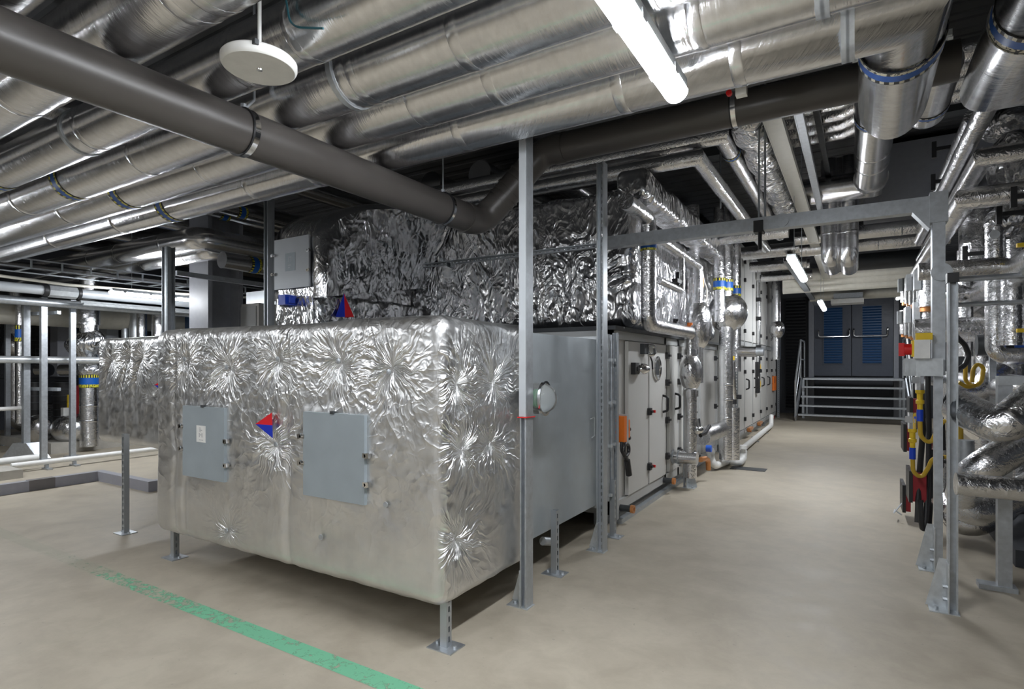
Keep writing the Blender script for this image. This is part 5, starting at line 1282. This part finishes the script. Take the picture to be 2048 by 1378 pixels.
# yellow gas hoses with blue sleeved brass valves
def hose(pts,label,val=None,vl=None):
    r=T('gas_hose',label,'hose',tuple(pt(*pts[0][:2],T=pts[0][2])))
    Pt('hose',MB().tube(P4(pts),.0155,12,.07,arc=8),'yellow_hose',r)
    if val:
        q=pt(val[0],val[1],T=val[2]);Pt('blue_sleeve',MB().cyl((q.x,q.y,q.z-.04),(q.x,q.y,q.z+.05),.022,12),'blue_paint',r)
        b=Pt('brass_valve',MB().lathe((q.x,q.y,q.z+.05),(0,0,1),[(0,0),(0,.018),(.04,.018),(.045,.028),(.07,.028),(.075,.02),(.12,.02),(.125,.03),(.15,.03),(.15,0)],12),'yellow_paint',r)
        Pt('valve_body',MB().cyl((q.x,q.y,q.z+.2),(q.x,q.y,q.z+.33),.032,8).box((q.x-.05,q.y-.03,q.z+.25),(q.x+.02,q.y+.03,q.z+.30)),'chrome',r)
hose([(1840,838,4.35),(1841,872,4.35),(1860,890,4.35),(1874,862,4.3),(1888,838,4.25),(1921,838,4.2),(1922,882,4.2)],'upper yellow hose in an S bend with blue sleeve between the two posts',(1840,832,4.35))
hose([(1825,905,4.5),(1826,944,4.5),(1843,957,4.5),(1857,935,4.45),(1866,914,4.4),(1902,914,4.35)],'lower yellow hose in an S bend above the larger red box',(1825,908,4.5))
hose([(1916,764,4.6),(1935,775,4.6),(1962,768,4.6),(1968,735,4.6),(1955,727,4.6),(1946,738,4.6),(1944,765,4.6)],'yellow hose looped upwards behind the square post')
hose([(1931,722,4.75),(1931,765,4.75),(1950,773,4.75)],'short yellow hose end beside the looped one')
# ---- elbowed pipes low on the right
PIPE('thick foil pipe bent upwards in a wide V, upper of the low pipes',P4([(1916,813,3.3),(2004,856,3.02),(2260,650,2.95)]),.098,'foil_pipe_rough',bend=.06,tapes=[.35],tw=.04)
PIPE('thick foil pipe slanting up from a rounded end, below the V bend',P4([(1926,990,3.65),(1942,948,3.36),(2280,750,3.25)]),.094,'foil_pipe_rough',bend=.12,tapes=[.9],tw=.04)
a=pt(1921,968,T=2.98);PIPE('slim foil pipe lying level across the low right pipes',[(a.x-.02,a.y,a.z),(a.x+1.3,a.y+.1,a.z-.03)],.058,'foil_pipe_rough')
PIPE('shadowed foil pipe under the level slim pipe',P4([(1900,1000,4.1),(1955,1028,4.0),(2070,970,4.0)]),.10,'foil_pipe_rough',bend=.1)
PIPE('lowest foil pipe with rounded end near the floor behind the posts',P4([(1890,1000,4.7),(1925,1062,4.4),(2005,1020,4.4),(2030,985,4.8)]),.095,'foil_pipe_rough',bend=.1)
PIPE('foil pipe curling behind the portal upright',P4([(1890,860,5.0),(1884,900,5.0),(1880,960,5.0),(1890,1010,5.0)]),.09,'foil_pipe_rough')
a=pt(1931,880,T=4.0);b=pt(1931,955,T=4.0);S('steel_sleeve',MB().cyl((a.x,a.y,b.z),(a.x,a.y,a.z),.05,18),'galvanised','upright grey sleeve below the end of the upper yellow hose','sleeve')
PIPE('foil elbow behind the yellow loop',P4([(1890,790,5.2),(1960,790,5.1),(2000,735,5.1)]),.11,'foil_pipe_rough',bend=.1)
PIPE('slanting foil pipe crossing behind the V bend',P4([(1940,860,5.3),(2080,800,5.3)]),.1,'foil_pipe_rough')
PIPE('foil pipe running into shadow under the lowest pipes',P4([(1960,1060,5.0),(2080,985,5.0)]),.09,'foil_pipe_rough')
a=pt(1900,924,T=4.3);S('tee_lever',MB().box((a.x-.06,a.y-.02,a.z-.045),(a.x-.04,a.y+.02,a.z+.045)).box((a.x-.04,a.y-.01,a.z-.012),(a.x+.14,a.y+.01,a.z+.012)),'black_plastic','black tee handle between the two posts','valve')
for k,(p,q_) in enumerate((((1978,1052,5.2),(2075,1190,4.6)),((2075,1060,5.2),(1985,1090,4.9)),((1985,780,5.0),(1985,700,5.0)),((2015,775,5.0),(2015,1130,5.0)))):
    a,b=pt(p[0],p[1],T=p[2]),pt(q_[0],q_[1],T=q_[2])
    if k==3: b=V((a.x,a.y,0))
    if k==2: a=V((b.x,b.y,0))
    S('frame_bar',MB().bar(a,b,.045,.045),'galvanised' if k>1 else 'dark_metal',['dark diagonal brace low behind the footed post','short dark brace behind the footed post','upright bar behind the yellow loop','second upright bar behind the elbowed pipes'][k],'bar')
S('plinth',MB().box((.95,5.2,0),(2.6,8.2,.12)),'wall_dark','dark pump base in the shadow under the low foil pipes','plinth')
# dense row of lagged pipes behind, along the wall
for k in range(7):
    x=1.35+.17*(k%3);y=5.4+.62*k
    PIPE('wall side foil standpipe, '+['first','second','third','fourth','fifth','sixth','last'][k]+' one counting from the low elbowed pipes',[(x,y,3.4),(x,y,.12)],.11+.02*(k%2),'foil_pipe_rough',tapes=[.9,1.8],tw=.02,group='wall side standpipes')
for k in range(3):
    z=[2.15,1.2,3.55][k];x=[1.12,1.12,2.0][k];S('insulated_pipe',MB().cyl((x,5.2,z),(x,12.5,z),.13,18),'foil_pipe_rough',['foil header pipe at head height along the wall side standpipes','foil header pipe at waist height along the wall side standpipes','foil header pipe near the roof along the wall side standpipes'][k],'pipe')
# ================================================================ roof space over the walkway
xq=-.98;xq3=-1.17
PIPE('foil pipe over the big casing turning along the walkway, upper one with blue band',[(-4.6,5.05,3.36),(xq,5.05,3.36),(xq,9.4,3.36)],.075,'foil_pipe_rough',bands=[3.62+.45],tapes=[.7,1.5,2.4,3.62+1.2],tw=.025,bw=.08)
PIPE('foil pipe over the big casing turning along the walkway, lower one',[(-4.6,5.0,3.195),(xq3,5.0,3.195),(xq3,9.4,3.195)],.07,'foil_pipe_rough',tapes=[.5,1.2,2.0,3.43+1.0],tw=.025)
PIPE('foil pipe tucked against the top of the big casing',[(-4.6,5.28,3.27),(-1.9,5.28,3.27)],.075,'foil_pipe_rough',tapes=[.9,1.9],tw=.025)
S('insulated_pipe',foil_block((-.88,4.7,3.25),(-.6,8.6,3.52),.12,.05,lambda P,N:.05*(vnoise(P[:,1]*7,P[:,0]*9+P[:,2]*9,71)-.5)),'foil_crumpled','crumpled fat foil pipe beside the cable tray over the walkway','pipe',angle=1.2)
S('insulated_duct',foil_block((-1.765,4.62,2.82),(-1.49,8.8,3.07),.06,.03,lambda P,N:.02*(vnoise(P[:,1]*9,P[:,0]*9+P[:,2]*9,72)-.5)),'foil_crumpled','narrow rectangular foil duct running along the casing corner','duct',angle=1.2)
# cable trays along the walkway
def tray(x0,x1,y0,y1,z,label,mat='galvanised_pale',cables=4):
    r=T('cable_tray',label,'cable tray',((x0+x1)/2,(y0+y1)/2,z),'cable trays over the walkway')
    Pt('tray_base',MB().box((x0,y0,z),(x1,y1,z+.004)),mat,r)
    for x in(x0,x1): Pt('tray_edge',MB().box((x-.004,y0,z-.004),(x+.004,y1,z+.055)),mat,r)
    m=MB()
    for i in range(cables):
        x=x0+(x1-x0)*(i+.5)/cables;m.tube([(x,y0,z+.024),(x+.01,(y0+y1)/2,z+.024),(x,y1,z+.024)],.018,6)
    Pt('cables',m,'black_plastic',r)['kind']='stuff'
    return r
tray(-.585,-.465,4.3,17,3.2,'wide pale cable tray over the walkway beside the paired rods','cream_lagging',2)
tray(-.40,-.345,4.3,17,3.3,'narrow cable tray next to the wide pale tray','galvanised',1)
tray(-.95,-.85,9.6,17,3.0,'far narrow cable tray leading to the double doors','galvanised')
tr=T('cable_tray','perforated cable tray running along behind the lowest overhead foil pipe','cable tray',(-.8,3.0,2.77))
yt=3.02;Pt('tray_base',MB().box((-1.5,yt-.06,2.775),(-.04,yt-.02,2.779)),'dark_metal',tr);Pt('tray_edge',MB().box((-1.5,yt-.064,2.771),(-.04,yt-.056,2.80)),'dark_metal',tr)
for i in range(14): Pt('rung',MB().box((-1.45+i*.1,yt-.068,2.78),(-1.42+i*.1,yt-.0645,2.79)),'galvanised',tr)
q=pt(1459,188,Y=yt-.09);S('indicator_button',MB().cyl(q,q+V((0,-.02,0)),.014,10),'red_paint','tiny red cap beside the drain pipe clip rod','cap')
q=pt(1483,184,Y=yt-.09);S('junction_box',MB().box(q-V((.025,.02,.02)),q+V((.025,.02,.025))),'cream_plastic','small cream junction box beside the drain pipe clip rod','box')
# roof pipes with a kink beyond the dark drain pipe
for k in range(4):
    y=5.77+.32*k;z=3.75+.02*k
    PIPE('small foil roof pipe with an angled kink over the walkway, '+['first','second','third','fourth'][k]+' beyond the drain pipe',[(-.75,y,z),(-.11,y,z),(.3,y-.4,z),(2.6,y-.4,z)],.085,'foil_pipe_rough',tapes=[.25],tw=.02,group='kinked roof pipes')
S('roof_strut',MB().bar((-.3,5.0,3.62),(-.26,9.0,3.62),.05,.04),'dark_metal','dark strut below the kinked roof pipes','strut')
S('roof_duct',MB().box((.1,8.6,3.45),(2.8,10.6,4.2)),'column_paint','dark grey rectangular roof duct beyond the hanging drop pipe','duct')
S('roof_beam',MB().box((-4,7.0,3.9),(3.5,7.16,4.28)),'dark_metal','dark roof beam across the walkway','beam')
S('roof_beam',MB().box((-4,12.2,3.8),(3.5,12.4,4.28)),'dark_metal','farther dark roof beam before the double doors','beam')
# runs crossing before the doors
def xrun(px0,px1,py,Y,r,mat,label,grp=None,tap=()):
    a=pt(px0,py,Y=Y);b=pt(px1,py,Y=Y);return PIPE(label,[(a.x,Y,a.z),(b.x,Y,a.z)],r,mat,tapes=tap,tw=.04,group=grp)
xrun(1600,1900,500,9.8,.11,'foil_pipe_rough','foil pipe crossing the walkway above the far cream pipes',tap=[.4,1.0,1.6])
xrun(1590,1900,478,9.4,.10,'foil_pipe_rough','foil pipe crossing the walkway, just above the other far one',tap=[.6,1.3])
for k,(py,Y) in enumerate(((553,13.4),(565,13.6),(577,13.8))):
    xrun(1566,1880,py,Y,.125,'cream_lagging','cream lagged pipe crossing before the double doors, '+['top','middle','bottom'][k]+' one','cream pipes before the doors')
xrun(1620,1880,593,15.6,.13,'cream_lagging','last cream lagged pipe just in front of the double doors')
xrun(1650,1880,530,11.2,.14,'dark_metal','dark pipe crossing above the cream lagged pipes')
a=pt(1440,475,Y=7.4);b=pt(1577,460,Y=7.4)
PIPE('foil pipe crossing from the banded risers under the cable tray',[(pt(1436,468,Y=7.7).x,8.4,pt(1500,470,Y=7.7).z),(pt(1436,468,Y=7.7).x,7.7,pt(1500,470,Y=7.7).z),(pt(1577,470,Y=7.7).x,7.7,pt(1500,470,Y=7.7).z)],.085,'foil_pipe_rough',bend=.09)
PIPE('foil pipe under the cable tray, just beyond its neighbour from the banded risers',[(pt(1455,475,Y=8.1).x,8.1,pt(1500,468,Y=8.1).z+.12),(pt(1580,470,Y=8.1).x,8.1,pt(1500,468,Y=8.1).z+.12)],.085,'foil_pipe_rough')
for k in range(6):
    y=9.9+.75*k;S('roof_pipe',MB().cyl((-1.7,y,3.25+.1*(k%2)),(-.75,y,3.25+.1*(k%2)),.09,14),'foil_pipe_rough','short foil pipe above the tall unit, '+['first','second','third','fourth','fifth','sixth'][k]+' towards the doors','pipe',group='short roof pipes by the tall unit')
q=pt(1697,603,Y=15.2);dl=T('ceiling_unit','pale square ceiling unit hanging before the door tops','ceiling unit',tuple(q))
Pt('unit_body',MB().box((q.x-.35,15.0,q.z-.05),(q.x+.3,15.5,q.z+.05)),'white_plastic',dl);Pt('hanger',MB().box((q.x-.3,15.2,q.z+.05),(q.x+.28,15.24,q.z+.2)),'galvanised',dl)
# high pipes over the casing, in shade
for k in range(3):
    S('roof_pipe',MB().cyl((-4.6+.75*k,5.6,3.7),(-4.6+.75*k,16,3.7),.16,18),'foil_pipe','shaded foil pipe high above the big casing, '+['first','second','third'][k]+' from the elbow duct','pipe',group='shaded pipes above the casing')
for k in range(2):
    S('hanger_rod',MB().cyl((-1.0-.25*k,6.4,3.1 if k else 3.4),(-1.0-.25*k,6.4,ZC),.008,8),'galvanised',['steel rod above the upper turning foil pipe','steel rod above the lower turning foil pipe'][k],'hanger')
# ================================================================ world and light levels
w=bpy.data.worlds.new('world');SC.world=w;w.use_nodes=True;w.node_tree.nodes['Background'].inputs[0].default_value=(.5,.55,.6,1);w.node_tree.nodes['Background'].inputs[1].default_value=.02
M['lamp_diffuser'].node_tree.nodes['Principled BSDF'].inputs['Emission Strength'].default_value=60.
SC.view_settings.exposure=1.08
SC.cycles.max_bounces=8;SC.cycles.glossy_bounces=5;SC.cycles.diffuse_bounces=5;SC.cycles.sample_clamp_indirect=4.;SC.cycles.sample_clamp_direct=40.;SC.cycles.caustics_reflective=True;SC.cycles.transparent_max_bounces=12
